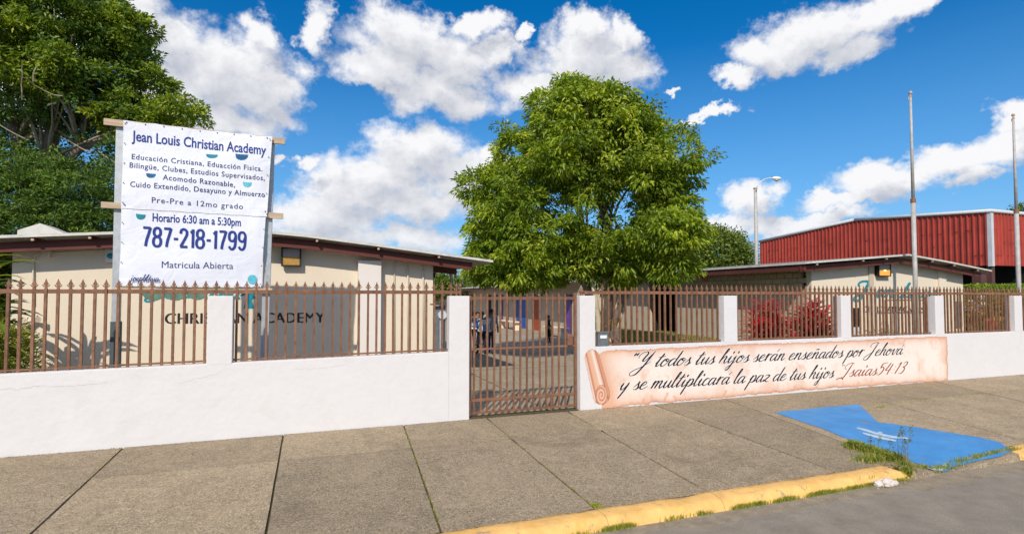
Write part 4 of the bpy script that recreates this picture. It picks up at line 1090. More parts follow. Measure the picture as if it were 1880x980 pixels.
# painted emblem scallops below the banner and a figure beside the post
for (u, r) in ((282, 19), (322, 19), (362, 18)):
    mb = MB(); n = 12; c = onY(u, 533, YBL-.008); R_ = r*.0119
    mb.v.append(tuple(c)); 
    for i in range(n+1): t = math.pi + math.pi*i/n; mb.v.append((c.x+R_*math.cos(t), c.y, c.z+R_*math.sin(t)*.95))
    for i in range(n): mb.f.append((0, i+1, i+2)); mb.mi.append(0)
    mb.build('painted_scallop', M['tealdull'] if 'tealdull' in M else M.setdefault('tealdull', mat('dull_green_paint', (.10, .20, .16), .8, .3, 6)), bl)
for (p, m) in (([(447,566),(452,548),(449,536),(470,536),(462,548),(466,566)], 'teal'), ([(440,545),(452,541),(450,553),(444,553)], 'palepanel')):
    mb = MB(); [mb.v.append(tuple(onY(u, v, YBL-.008 - (.004 if m != 'teal' else 0)))) for u, v in p]; mb.f.append(tuple(range(len(p)))); mb.mi.append(0); mb.build('painted_emblem', M[m], bl)
# vent on the roof far left
q = onY(75, 428, 15.0); mb = MB(); mb.prism([(q.x-.42, q.z-.1), (q.x-.42, q.z+.05), (q.x-.02, q.z+.22), (q.x+.42, q.z+.02), (q.x+.42, q.z-.1)], 15, 15.7); mb.build('roof_vent', M['roofedge'], bl)

# electricity pedestal at the corner of the block
q = onY(806, 600, 12.6); zt = onY(806, 562, 12.6).z
mp = thing('meter_pedestal', (q.x, 12.6, .3), 'grey meter pedestal with a white dial between the cream building corner and the gate pillar', 'meter')
a = onY(799, 560, 12.6); b = onY(818, 640, 12.6)
box('cabinet', M['boxgrey'], mp, a.x, b.x, 12.62, 12.75, .3, a.z-.02, bevel=.01)
MB().box(a.x-.07, b.x+.10, 12.5, 12.85, a.z, a.z+.03).build('hood', M['dbrown'], mp)
q = onY(812, 578, 12.58); MB().tube([(q.x, 12.62, q.z), (q.x, 12.54, q.z)], .10, 16).build('dial', M['trim'], mp)
MB().tube([(q.x-.02, 12.56, q.z-.12), (q.x-.02, 12.56, .3)], .05, 8).build('riser_pipe', M['galv'], mp)

# ---- right block
br = thing('classroom_building', (19, YBL, .30), 'long cream school building on the right with breeze block porch and lit amber wall lamp', 'building')
YR2 = 12.85
profR = [zr(1479, 481.5), zr(1668, 467), zr(1740, 480), zr(1820, 496.5)]
xR0, xR1 = onY(1490, 520, YBL).x, onY(1768, 520, YBL).x
pts = [(xR0, .3), (xR1, .3), (xR1, interp(profR, xR1)-.12)] + [(x, z-.12) for x, z in reversed(profR) if xR0 < x < xR1] + [(xR0, interp(profR, xR0)-.12)]
MB().prism(pts, YBL, YBL+.2).build('front_wall', M['cream'], br)
roof_sheet('roof', profR, YR2, 26, br, pitch=.32, amp=.02)
mb = MB(); mb2 = MB(); mb3 = MB()
for (a, b) in zip(profR, profR[1:]):
    mb.beam((a[0], YR2-.012, a[1]-.018), (b[0], YR2-.012, b[1]-.018), .02, .05)
    bb = b if b[0] < 23.6 else (23.4, a[1]+(b[1]-a[1])*((23.4-a[0])/(b[0]-a[0])))
    mb2.beam((a[0], 13.06, a[1]-.20), (bb[0], 13.06, bb[1]-.20), .05, .18)
mb.build('roof_edge', M['roofedge'], br); mb2.build('gable_beam', M['redsteel'], br)
xe = profR[0][0]
MB().beam((xe-.012, YR2, profR[0][1]-.02), (xe-.012, 26, profR[0][1]-.02), .02, .06).build('eave_edge', M['roofedge'], br)
for u in (1500, 1585, 1628, 1712, 1752, 1795):
    p = onY(u, 480, YR2); z = interp(profR, p.x)-.085
    MB().box(p.x-.025, p.x+.025, YR2+.02, 25.8, z-.035, z+.026).build('purlin', M['redsteel'], br)
    MB().box(p.x-.024, p.x+.024, YR2-.02, YR2+.12, z-.03, z+.012).build('purlin_clip', M['wood'], br)
# side walls of the porch: upper tan, lower cream; breeze blocks in the top courses near the street
X1, X2 = xR0, 13.6; YD = 26.0
zf = .80
def eavez(x): return interp(profR, x)-.16
def sidewall(x, y0, y1, z0=None, z1=None, m='tan', name='side_wall', th=.18):
    return box(name, M[m], br, x, x+th, y0, y1, z0 if z0 is not None else .6, z1 if z1 is not None else eavez(x))
dA, dB = 20.45, 22.6
zb = onX(1370, 536, X1).z
sidewall(X1, YBL+.2, dA, z0=1.98, z1=2.56); sidewall(X1, dB, YD, z0=1.98)
sidewall(X1-.02, YBL+.2, dA, z1=1.98, m='tan', name='lower_wall', th=.2); sidewall(X1-.02, dB, YD, z1=1.98, m='tan', name='lower_wall', th=.2)
sidewall(X1-.001, dA, dB, z0=3.3, z1=eavez(X1), name='lintel')
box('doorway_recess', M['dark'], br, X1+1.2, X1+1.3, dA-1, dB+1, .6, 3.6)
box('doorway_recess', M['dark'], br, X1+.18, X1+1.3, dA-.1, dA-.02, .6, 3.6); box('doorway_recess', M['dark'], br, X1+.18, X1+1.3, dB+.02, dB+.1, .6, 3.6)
# breeze blocks
box('block_backing', M['mortar'], br, X1+.06, X1+.16, YBL+.4, dA, 2.56, eavez(X1))
me = MB().box(-.02, .10, -.165, .165, -.085, .085).mesh('breeze_block', M['block'])
bmx = bmesh.new(); bmx.from_mesh(me); bmesh.ops.bevel(bmx, geom=bmx.edges[:], offset=.008, segments=1, affect='EDGES'); bmx.to_mesh(me); bmx.free()
nb = 0; zz = 2.56+.09; row = 0
while zz < eavez(X1)-.05:
    y = YBL+.38+ (.17 if row % 2 else 0)
    while y < dA-.15:
        inst('breeze_block', me, (X1+random.uniform(-.004, .004), y, zz), br); y += .345; nb += 1
    zz += .182; row += 1
for y in (15.5, 18.5, 21.5, 24.5): MB().beam((xe+.03, y, interp(profR, xe)-.15), (X1+.1, y, interp(profR, X1)-.18), .06, .12).build('rafter', M['redsteel'], br)
MB().box(xe+.03, xe+.13, YR2+.1, 25.8, eavez(xe)-.09, eavez(xe)+.07).build('eave_beam', M['redsteel'], br)
# ---- far block along the right side of the court
bf = thing('classroom_building', (X2, 40, .3), 'low tan school building with blue, red and purple doors at the far right', 'building')
XE2 = 12.35
profF = [(XE2, 3.18), (X2+.3, 3.32), (20.5, 4.0), (24, 3.6)]
roof_sheet('roof', profF, 25.95, 60, bf, pitch=.4, amp=.02)
MB().beam((XE2-.012, 26, 3.16), (XE2-.012, 60, 3.16), .02, .07).build('eave_edge', M['roofedge'], bf)
MB().box(XE2+.03, XE2+.15, 26, 59.8, 2.92, 3.10).build('eave_beam', M['dbrown'], bf)
EZ = 3.2
box('end_wall', M['tan'], bf, X2, 23, YD, YD+.18, .3, EZ)
def far_wall():
    segs = []; y = YD+.18
    for (u0, u1, m) in ((1036.5, 1050, 'dpurple'), (979, 993, 'dred'), (949, 967, 'dblue'), (918, 924, 'dpurple'), (908, 914, 'dgreen'), (895, 902, 'dark'), (858, 868, 'dgreen')):
        y0 = onX(u1, 570, X2).y; y1 = onX(u0, 570, X2).y
        if y1 > y0: segs.append((y0, y1, m))
    segs.sort(); last = YD+.18
    for (y0, y1, m) in segs:
        if y0 > last: box('side_wall', M['tan'], bf, X2, X2+.18, last, y0, .2, EZ)
        box('door', M[m], bf, X2-.03, X2+.09, y0+.05, y1-.05, .3, 2.55, bevel=.01)
        box('door_frame', M['palepanel' if m == 'dblue' else 'dbrown'], bf, X2-.05, X2+.12, y0, y0+.05, .3, 2.6); box('door_frame', M['dbrown'], bf, X2-.05, X2+.12, y1-.05, y1, .3, 2.6)
        box('lintel', M['tan'], bf, X2, X2+.18, y0, y1, 2.6, EZ); last = y1
    box('side_wall', M['tan'], bf, X2, X2+.18, last, 60, .2, EZ)
far_wall()
for y in (34.5, 44): MB().tube([(XE2+.1, y, .3), (XE2+.1, y, 3.0)], .05, 8).build('porch_post', M['dbrown'], bf)
for y in (28, 32, 36, 40, 44): MB().beam((XE2+.1, y, 3.05), (X2+.1, y, 3.15), .08, .14).build('rafter', M['redsteel'], bf)
q = onX(1294, 512, X1-.03); MB().box(X1-.06, X1-.02, q.y-.16, q.y+.16, q.z-.1, q.z+.1).build('orange_sign', mat('orange_enamel', (.5, .13, .03), .5, .1), br)
# front wall details
wb('wall_strip', M['tan'], br, 1599.5, 480, 1603.5, 640, .05); wb('wall_corner', M['cream'], br, 1728, 486, 1737, 640, .07)
flood(br, 1614, 485, 1635, 506, YBL, M['amberlit'], (1625, 497))
script_text('Jean Iouis'.replace('I', 'L'), onY(1568, 544, YBL), onY(1722, 547, YBL), .24, M['teal'], br, .006, heavy=.26, thin=.15, slant=.12, name='painted_name')
lettering('CHRISTIAN ACADEMY', onY(1584, 573, YBL), onY(1704, 572.5, YBL), .20, M['ink'], br, 'painted_name', 0, .0015, bold=.018)
wb('notice_window', M['dark'], br, 1567, 565, 1579, 600, .03); wb('window_frame', M['trim'], br, 1565.5, 600, 1580, 616, .03)
wb('side_door', M['dbrown'], br, 1699, 546, 1713, 660, .04); wb('meter_cabinet', M['boxgrey'], br, 1757, 553, 1766, 600, .08)
# guard rail in front of that wall
gr = thing('guard_rail', (*onY(1665, 600, 12.9).xy, .3), 'low brown rail standing in front of the cream wall behind the railing', 'rail')
a = onY(1625, 551, 12.9); b = onY(1712, 551, 12.9)
MB().tube([a, b], .022, 6).build('rail', M['rust'], gr)
for t in (0, .33, .66, 1): p = a.lerp(b, t); MB().tube([p, (p.x, p.y, .3)], .02, 6).build('leg', M['rust'], gr)

# ------------------------------------------------------------------ red steel hall
C0 = atd(1821, 487, 30); hx, hy = C0.x, C0.y
yfar = onX(1395, 440, hx).y; zb_ = C0.z; ymid = onX(1570, 402, hx).y
zc = onX(1820, 388, hx).z; zm = onX(1570, 405, hx).z; zfr = onX(1395, 444, hx).z
rh = thing('steel_hall', (hx+8, (hy+yfar)/2, 0), 'large red corrugated steel hall with pale roof trim beyond the school on the right', 'building')
def hz(y): return zc+(zm-zc)*(y-hy)/(ymid-hy) if y < ymid else zm+(zfr-zm)*(y-ymid)/(yfar-ymid)
def cpanel(y0, y1, zb, zt0, zt1, along='y', X=0):
    mb = MB(); prof = []; n = 3; w = (y1-y0)/n; d = .07
    for k in range(n):
        for (t, o) in ((0, 0), (.12, 0), (.2, d), (.36, d), (.44, 0), (.68, 0), (.72, .012), (.78, .012), (.82, 0)): prof.append((y0+(k+t)*w, o))
    prof.append((y1, 0))
    for (y, o) in prof:
        zt = zt0+(zt1-zt0)*(y-y0)/(y1-y0)
        if along == 'y': mb.v += [(X-o, y, zb), (X-o, y, zt)]
        else: mb.v += [(y, X-o, zb), (y, X-o, zt)]
    for i in range(len(prof)-1): mb.f.append((2*i, 2*i+2, 2*i+3, 2*i+1)); mb.mi.append(0)
    return mb.build('corrugated_panel', M['redpanel'], rh)
n = 18
for i in range(n):
    y0 = hy+.12+(yfar-hy-.12)*i/n; y1 = hy+.12+(yfar-hy-.12)*(i+1)/n
    cpanel(y0, y1, zb_, hz(y0), hz(y1), 'y', hx-random.uniform(0, .006))
for i in range(16):
    x0 = hx+.12+.92*i; cpanel(x0, x0+.92, zb_, zc-.05, zc-.05, 'x', hy-random.uniform(0, .006))
box('corner_trim', M['trim'], rh, hx-.07, hx+.14, hy-.07, hy+.14, zb_-.05, zc)
def gutter(a, b, r=.10): MB().tube([a, b], r, 8).build('roof_trim', M['trim'], rh, smooth=True)
gutter((hx-.06, hy-.08, zc+.03), (hx-.06, ymid, zm+.06)); gutter((hx-.06, ymid, zm+.06), (hx-.06, yfar, zfr+.03)); gutter((hx-.06, hy-.06, zc+.03), (hx+16, hy-.06, zc-.02))
MB().prism([(0,0)]*3, 0, 0) if False else None
mb = MB(); mb.quad((hx, hy, zc+.03), (hx+16, hy, zc), (hx+16, ymid, zm+.03), (hx, ymid, zm+.06)); mb.quad((hx, ymid, zm+.06), (hx+16, ymid, zm+.03), (hx+16, yfar, zfr), (hx, yfar, zfr+.03)); mb.build('roof', M['roof'], rh)
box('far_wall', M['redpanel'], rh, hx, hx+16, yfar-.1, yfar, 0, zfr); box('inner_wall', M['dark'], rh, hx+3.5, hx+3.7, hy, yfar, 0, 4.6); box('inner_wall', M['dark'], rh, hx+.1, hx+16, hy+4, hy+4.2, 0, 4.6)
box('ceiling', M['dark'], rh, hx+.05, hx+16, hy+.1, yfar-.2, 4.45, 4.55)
for (x, y) in ((hx+.02, hy+.02), (hx+.02, ymid), (hx+8, hy+.02)): box('column', M['dbrown'], rh, x, x+.26, y, y+.26, 0, zb_+.1)
for i in range(9): box('rear_rib', M['black'], rh, hx+.9+i*1.3, hx+.96+i*1.3, hy+3.92, hy+3.99, 1.5, 4.4)
fx = MB()
for i in range(150):
    y = random.uniform(hy+.3, yfar-.3); z = random.choice((.55, 1.25, 2.0)) + zb_ + random.gauss(0, .03); l = random.choice((.03, .05, .12))
    if z < hz(y)-.2: fx.box(hx-.075, hx-.066, y, y+l, z, z+.03)
for i in range(30):
    x = random.uniform(hx+.3, hx+2.5); z = random.choice((.55, 1.25, 2.0)) + zb_; fx.box(x, x+.10, hy-.075, hy-.066, z, z+.02)
fx.build('fixings', M['dark'], rh)['kind'] = 'stuff'
# brown square column left of the corner
cz = thing('canopy_column', (*atd(1806, 520, 27).xy, .3), 'thick dark brown column between the cream wall and the red hall', 'column')
p = atd(1801, 501, 27); q = atd(1816, 501, 27); box('shaft', M['dbrown'], cz, p.x, p.x+.42, p.y, p.y+.4, .3, p.z); box('cap', M['dbrown'], cz, p.x-.05, p.x+.47, p.y-.05, p.y+.45, p.z, p.z+.1)

# ------------------------------------------------------------------ poles
def flagpole(u, vtop, Y, label):
    b = onY(u, 545, Y); t = onY(u, vtop, Y)
    th = thing('flagpole', (b.x, Y, .3), label, 'flagpole', 'flagpoles')
    zj = onY(u, 366 if u < 1700 else 386, Y).z
    MB().tube([(b.x, Y, .3), (b.x, Y, zj)], [.075, .068], 12).build('lower_tube', M['pole'], th, smooth=True)
    MB().tube([(b.x, Y, zj), (b.x, Y, t.z-.12)], [.052, .036], 12).build('upper_tube', M['pole'], th, smooth=True)
    MB().lathe((b.x, Y, zj-.12), [(.079, 0), (.079, .13), (.055, .15)], 12).build('collar', M['rust'], th)
    MB().lathe((b.x, Y, t.z-.13), [(.04, 0), (.05, .03), (.02, .06), (.02, .08), (.045, .10), (.06, .14), (.045, .18), (.01, .20)], 12).build('finial', M['wood'], th, smooth=True)
    MB().tube([(b.x-.04, Y, t.z-.14), (b.x-.10, Y, t.z-.16), (b.x-.09, Y, t.z-.24)], .02, 6).build('pulley', M['galv'], th)
flagpole(1681, 173, 12.3, 'tall grey flagpole in front of the cream gable wall of the right building')
flagpole(1871, 214, 12.3, 'tall grey flagpole in front of the red hall, rightmost of the two')
lp = atd(1389, 487, 40); tp = atd(1387.5, 346, 40)
sl = thing('street_lamp', (lp.x, lp.y, .2), 'grey street lamp post with curved arm rising behind the long low roof', 'street lamp')
MB().tube([(lp.x, lp.y, .2), (lp.x, lp.y, tp.z)], [.15, .11], 12).build('post', M['pole'], sl, smooth=True)
MB().lathe((lp.x, lp.y, tp.z), [(.15, 0), (.16, .05), (.10, .12)], 12).build('cap', M['wood'], sl)
arm = [atd(u, v, 40) for u, v in ((1388.5,350),(1390.5,343),(1396,334),(1404,329),(1413,327),(1419,327))]
MB().tube(arm, .04, 8).build('arm', M['trim'], sl, smooth=True)
a = atd(1417, 327.5, 40); d = _r
mb = MB(); mb.tube([a, a+d*.12+Vector((0,0,.02)), a+d*.35+Vector((0,0,.01)), a+d*.6, a+d*.68], [.04, .09, .13, .09, .03], 10); mb.build('lamp_head', M['label'], sl, smooth=True)
mb = MB(); mb.tube([a+d*.18+Vector((0,0,-.10)), a+d*.38+Vector((0,0,-.14)), a+d*.55+Vector((0,0,-.09))], [.05, .10, .04], 8); mb.build('lamp_lens', M['amber'], sl, smooth=True)
q = atd(1383.5, 445, 40); MB().box(q.x-.12, q.x+.1, q.y-.1, q.y+.1, q.z-.08, q.z+.1).build('junction_box', M['pole'], sl)
# ------------------------------------------------------------------ vegetation
def unit(v): return v/np.maximum(1e-9, np.linalg.norm(v, axis=-1, keepdims=True))
def leaves(cent, outw, L, Wd, droop=.3, spread=1.0, tint=None, fold=.25):
    """one folded 4-vertex leaf at each centre, pointing roughly along outw"""
    n = len(cent); r = rng.normal(size=(n, 3))
    d = unit(outw*(1/spread) + r*.55*spread + np.array([0, 0, -droop]))
    s = unit(np.cross(d, r)); up = np.cross(s, d); flip = np.where(up[:, 2:3] < 0, -1, 1); up = up*flip
    Ls = (L*rng.uniform(.65, 1.25, (n, 1))); Ws = (Wd*rng.uniform(.7, 1.2, (n, 1)))
    v0 = cent; v1 = cent + d*Ls*.5 + s*Ws*.5 + up*Ws*fold; v2 = cent + d*Ls - np.array([0, 0, 1])*Ls*.12; v3 = cent + d*Ls*.5 - s*Ws*.5 + up*Ws*fold
    V = np.stack([v0, v1, v2, v3], 1).reshape(-1, 3)
    i = np.arange(n)*4
    F = np.concatenate([np.stack([i, i+1, i+2], 1), np.stack([i, i+2, i+3], 1)])
    t = rng.random(n) if tint is None else tint
    return V, F, np.repeat(t, 4)
def blob_points(blobs, n, shell=.55):
    """twig centres spread through a set of ellipsoids, mostly in the outer shell; returns centre, outward dir"""
    vol = np.array([b[3]*b[4]*b[5] for b in blobs])**.75; pick = rng.choice(len(blobs), n, p=vol/vol.sum())
    B = np.array(blobs)[pick]; u = unit(rng.normal(size=(n, 3)))
    rad = (shell + (1-shell)*rng.random((n, 1))**.6)
    return B[:, :3] + u*B[:, 3:6]*rad, u, rad[:, 0]
def crown(name, blobs, ntw, nlf, L, Wd, m, par, tw=.42, droop=.35, shell=.5, sparkle=.5, flat=.7, gap=0):
    P, U, rad = blob_points(blobs, ntw, shell)
    # drop twigs that fall inside a gap field so that sky and shade show
    if gap:
        keep = np.array([mnoise.noise(Vector(p)*.9) > -gap for p in P]); P, U, rad = P[keep], U[keep], rad[keep]
    k = len(P); up = unit(U*.8 + np.array([0, 0, .5]) + rng.normal(size=(k, 3))*.25)
    tt = rng.random(k)
    idx = np.repeat(np.arange(k), nlf); n = len(idx)
    r = rng.normal(size=(n, 3)); r = unit(r)*rng.random((n, 1))**.45*np.array([tw, tw, tw*flat])
    C = P[idx] + r + up[idx]*.1
    tint = np.clip(tt[idx]*.55 + rng.random(n)*.45 + np.clip(r[:, 2]/tw, -1, 1)*.12, 0, 1)
    V, F, T = leaves(C, unit(r + up[idx]*tw*.6), L, Wd, droop, 1.0, tint)
    return npmesh(name, V, F, m, par, tint=T), P
def limbs(par, base, forks, tips, r0, m, name='limb', seed=0):
    rs = random.Random(seed)
    for i, tp in enumerate(tips):
        a = Vector(forks[i % len(forks)]); b = Vector(tp); mid = a.lerp(b, .5) + Vector((rs.uniform(-.3,.3), rs.uniform(-.3,.3), rs.uniform(-.1,.5)))
        P = []; 
        for k in range(7):
            t = k/6; P.append(a*(1-t)**2 + mid*2*t*(1-t) + b*t*t + Vector((rs.uniform(-.05,.05), rs.uniform(-.05,.05), 0))*(0 < k < 6))
        MB().tube(P, [r0*(1-.85*k/6) for k in range(7)], 6).build(name, m, par, smooth=True)

def pblob(u, v, t, rx, ry, rd=None):
    c = atd(u, v, t); k = t/FPX; return [c.x, c.y, c.z, rx*k, (rd if rd else rx)*k, ry*k]

# ---- the round mango-like tree behind the gate
TT = 18.0
base = atd(1112, 615, TT); base.z = lawnz(base.x, base.y)
tr = thing('round_tree', base, 'big round leafy tree with pale multiple stems standing behind the gate', 'tree')
bl_ = [pblob(1070, 345, TT, 165, 135, 150)]
for (u, v, rx, ry) in ((1000,300,80,60),(1110,235,62,52),(1120,300,70,60),(930,480,60,40),(985,495,60,34),(870,400,36,40),(1265,400,40,40),(1000,500,60,30),(1070,490,70,34),(1150,495,70,30),(1205,480,50,34),(900,470,40,40),(915,330,60,50),(1165,255,60,50),(1205,240,44,40),(1235,305,40,40),(1050,215,75,60),(965,265,70,60),(1150,235,80,60),(1225,310,75,70),(905,375,72,62),(880,345,40,45),(1255,375,50,60),(1200,430,75,60),(950,450,85,60),(1050,460,90,50),(1130,340,90,80),(1010,340,90,80),(1130,460,80,45),(1235,440,45,40),(895,430,48,48),(1052,168,40,26),(1030,200,60,40),(1150,210,44,34),(1000,225,50,48),(900,495,40,30),(1080,280,80,70),(1222,290,44,40),(1270,335,32,45),(930,500,60,22)):
    u = 1060+(u-1068)*(.72 if u > 1068 else .86); v = 348+(v-348)*(.90 if v < 348 else 1); rx *= .92; ry *= .92
    b = pblob(u, v, TT, rx, ry); b[1] += random.uniform(-1.6, .6) if 950 < u < 1200 else random.uniform(-.8, .8); b[0] += 0; bl_.append(b)
lump = []
for b in bl_[1:]:
    for _ in range(3):
        u = unit(rng.normal(size=3) + np.array([0, -.5, .15])); r_ = rng.uniform(.42, .74)
        lump.append([b[0]+u[0]*b[3]*.52, b[1]+u[1]*b[4]*.75, b[2]+u[2]*b[5]*.52, r_, r_, r_*.72])
_, Ptw = crown('crown', lump, 1600, 66, .180, .066, M['leafA'], tr, tw=.32, droop=.65, shell=.66, flat=.5, gap=.5)
crown('inner_shade_leaves', bl_, 480, 80, .15, .06, M['leafB'], tr, tw=.42, droop=.5, shell=.35, flat=.62, gap=.45)  # darker leaf colour paints the shade inside the crown
b2 = [pblob(1238, 488, 16.5, 34, 26), pblob(1215, 470, 16.5, 28, 22)]
crown('low_branch_leaves', b2, 44, 60, .17, .06, M['leafA'], tr, tw=.32, droop=.7, shell=.3)
forks = []
for (du, dv, r) in ((-1, 0, .13), (6, 0, .10), (14, 2, .10), (-12, 1, .09), (24, 3, .08)):
    top = atd(1112 + du*2.4, 500, TT + random.uniform(-.4, .4)); b0 = base + _r*(du*.012) + Vector((0, random.uniform(-.1, .1), -.1))
    mid = b0.lerp(top, .5) + _r*(-du*.008)
    P = [b0, b0.lerp(mid, .5), mid, mid.lerp(top, .5) + _r*.03, top]
    MB().tube(P, [r*1.35, r*1.1, r, r*.85, r*.7], 10).build('trunk', M['barkp'], tr, smooth=True); forks.append(top)
MB().tube([base+Vector((0,0,-.1)), base+Vector((.05,0,.35)), base+Vector((.1,0,.8))], [.40, .30, .22], 12).build('trunk', M['barkp'], tr, smooth=True)
MB().tube([base+Vector((0,0,.6)), atd(1118, 470, TT), atd(1110, 400, TT), atd(1085, 320, TT), atd(1070, 240, TT)], [.22, .17, .13, .09, .03], 10).build('trunk', M['barkd'], tr, smooth=True)
MB().tube([base+Vector((0,0,.5)), atd(1075, 520, TT), atd(1035, 480, TT), atd(980, 430, TT)], [.20, .15, .12, .05], 8).build('trunk', M['barkd'], tr, smooth=True)
MB().tube([base+Vector((0,0,.5)), atd(1145, 540, TT), atd(1190, 480, TT), atd(1230, 420, TT)], [.16, .12, .09, .04], 8).build('trunk', M['barkd'], tr, smooth=True)
tips = [Vector(Ptw[i]) for i in rng.choice(len(Ptw), 34, replace=False)]
limbs(tr, base, forks + [atd(1110, 430, TT), atd(1090, 340, TT)], tips, .06, M['barkd'], seed=3)

# ---- large laurel at the left
TL = 20.0
b0 = atd(60, 600, TL); b0.z = .3
tl = thing('spreading_tree', b0, 'huge dark spreading tree with tangled grey branches behind the left building', 'tree')
bb = []
for (u, v, rx, ry) in ((40,60,110,90),(150,60,90,75),(215,120,70,60),(235,170,55,50),(-20,150,90,80),(80,160,110,80),(160,200,90,60),(190,60,60,60),(120,-20,120,60),(20,-40,120,60),(250,215,50,40),(-60,40,90,90),(240,110,50,40)):
    b = pblob(u, v, TL, rx, ry); b[1] += random.uniform(-1.2, 1.2); bb.append(b)
lump = []
for b in bb[:-1]:
    for _ in range(4):
        u = unit(rng.normal(size=3) + np.array([.1, -.4, .3])); r_ = rng.uniform(.5, .95)
        lump.append([b[0]+u[0]*b[3]*.8, b[1]+u[1]*b[4]*.8, b[2]+u[2]*b[5]*.8, r_, r_, r_*.6])
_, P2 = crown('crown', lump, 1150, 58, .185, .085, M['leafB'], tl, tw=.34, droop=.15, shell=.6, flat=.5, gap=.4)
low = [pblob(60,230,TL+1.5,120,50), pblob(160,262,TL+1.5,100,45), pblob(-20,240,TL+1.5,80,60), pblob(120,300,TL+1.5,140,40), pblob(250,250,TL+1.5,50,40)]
crown('inner_shade_leaves', bb + low, 620, 55, .18, .085, M['leafC'], tl, tw=.45, droop=.1, shell=.3, flat=.6, gap=.3)  # dark fill: shade behind the branches put into the leaf colour
crown('side_branch_leaves', [pblob(340,208,TL,38,30), pblob(318,190,TL,22,18), pblob(300,225,TL,30,20), pblob(365,215,TL,14,12)], 50, 52, .155, .075, M['leafB'], tl, tw=.27, shell=.2)
MB().tube([b0, atd(70, 420, TL), atd(85, 300, TL), atd(110, 180, TL)], [.42, .36, .28, .16], 10).build('trunk', M['barkd'], tl, smooth=True)
MB().tube([atd(75, 400, TL), atd(30, 260, TL), atd(15, 160, TL)], [.24, .18, .08], 8).build('trunk', M['barkd'], tl, smooth=True)
MB().tube([atd(85, 330, TL), atd(150, 270, TL), atd(250, 235, TL), atd(350, 210, TL)], [.22, .15, .08, .02], 8).build('limb', M['barkd'], tl, smooth=True)
tips = [Vector(P2[i]) for i in rng.choice(len(P2), 55, replace=False)]
limbs(tl, b0, [atd(85, 300, TL), atd(30, 260, TL), atd(110, 180, TL), atd(150, 270, TL)], tips, .06, M['bark'], seed=5)
for i in range(7):    # bare tangled twigs on the near side
    a = atd(random.uniform(10, 190), random.uniform(150, 290), TL - random.uniform(1.8, 3.0)); P = [a]
    dv = Vector((random.uniform(-1, 1), random.uniform(-.3, .3), random.uniform(-.5, .9))).normalized()
    for k in range(5): dv = (dv + Vector((random.uniform(-.4,.4), random.uniform(-.4,.4), random.uniform(-.5,.5)))).normalized(); P.append(P[-1] + dv*.26)
    MB().tube(P, [.022, .02, .017, .013, .010, .005], 5).build('twig', M['bark'], tl)
# ---- feathery dark tree under it
TC = 18.5
c0 = atd(110, 600, TC); c0.z = .3
tcn = thing('feathery_tree', c0, 'low dense feathery green tree showing above the roof of the left building', 'tree')
crown('crown', [pblob(60,370,TC,110,70), pblob(150,360,TC,80,60), pblob(-40,360,TC,90,80), pblob(190,390,TC,50,45), pblob(40,320,TC,60,40), pblob(110,440,TC,120,60), pblob(215,330,TC,34,52), pblob(225,290,TC,25,40)], 760, 60, .16, .045, M['leafC'], tcn, tw=.36, droop=-.1, shell=.5, flat=.4)
MB().tube([c0, atd(110, 380, TC)], [.25, .10], 8).build('trunk', M['barkd'], tcn, smooth=True)

# ---- background trees
def bgtree(name, label, blobs, t, ntw, nlf, L, m='leafF', group=None, tw=.5):
    b = atd(blobs[0][0], 560, t); b.z = .2
    th = thing(name, b, label, 'tree', group)
    crown('crown', [pblob(u, v, t, rx, ry) for u, v, rx, ry in blobs], ntw, nlf, L, L*.45, M[m], th, tw=tw, droop=.1, shell=.6)
    MB().tube([b, atd(blobs[0][0], blobs[0][1], t)], [.35, .12], 8).build('trunk', M['barkd'], th)
bgtree('domed_tree', 'dense domed tree behind the long roof, left of the street lamp', [(1300,468,70,40),(1325,455,42,34),(1262,462,42,36),(1362,482,24,30),(1235,470,30,34),(1300,520,80,40)], 52, 620, 44, .34, tw=.85)
bgtree('distant_tree', 'tree tip showing above the red hall roof at the far right', [(1868,384,24,7),(1920,380,40,12),(1950,395,60,20)], 62, 80, 30, .35, tw=.7)
bgtree('slender_tree', 'small pointed tree seen under the porch roof beside the thin post', [(868,525,11,14),(868,512,6,8),(868,545,12,14)], 55, 60, 34, .28, tw=.45)
bgtree('bushy_tree', 'bushy tree seen under the red beams at the corner of the left building', [(825,518,26,16),(800,525,30,18),(838,530,20,20),(780,530,30,20)], 50, 160, 34, .28, tw=.6)
bgtree('yellowish_tree', 'small yellow green tree peeping between the low roof and the round tree', [(895,528,14,8),(1030,512,30,10),(960,520,30,10),(1000,522,40,12)], 62, 120, 30, .3, tw=.6)
far = [pblob(u, 545, 160, 60, 16+8*random.random()) for u in range(-400, 2500, 60)]
P, U, _ = blob_points(far, 3800, .3); idx = np.repeat(np.arange(len(P)), 10); C = P[idx] + rng.normal(size=(len(idx), 3))*1.2
V, F, T_ = leaves(C, unit(rng.normal(size=C.shape)), 1.3, .9); tag(npmesh('distant_woods', V, F, M['leafF'], tint=T_), kind='stuff')
# low court building closing the yard at the back
cb = thing('court_building', (2, 56, .2), 'low grey roofed building closing the far end of the school yard', 'building')
p = atd(800, 534, 50)
MB().box(-9, 13, 58, 58.2, .2, 2.9).build('wall', M['tan'], cb); MB().beam((-10, 57.5, 2.95), (13.5, 57.5, 3.05), 2.0, .12).build('roof', M['roof'], cb)

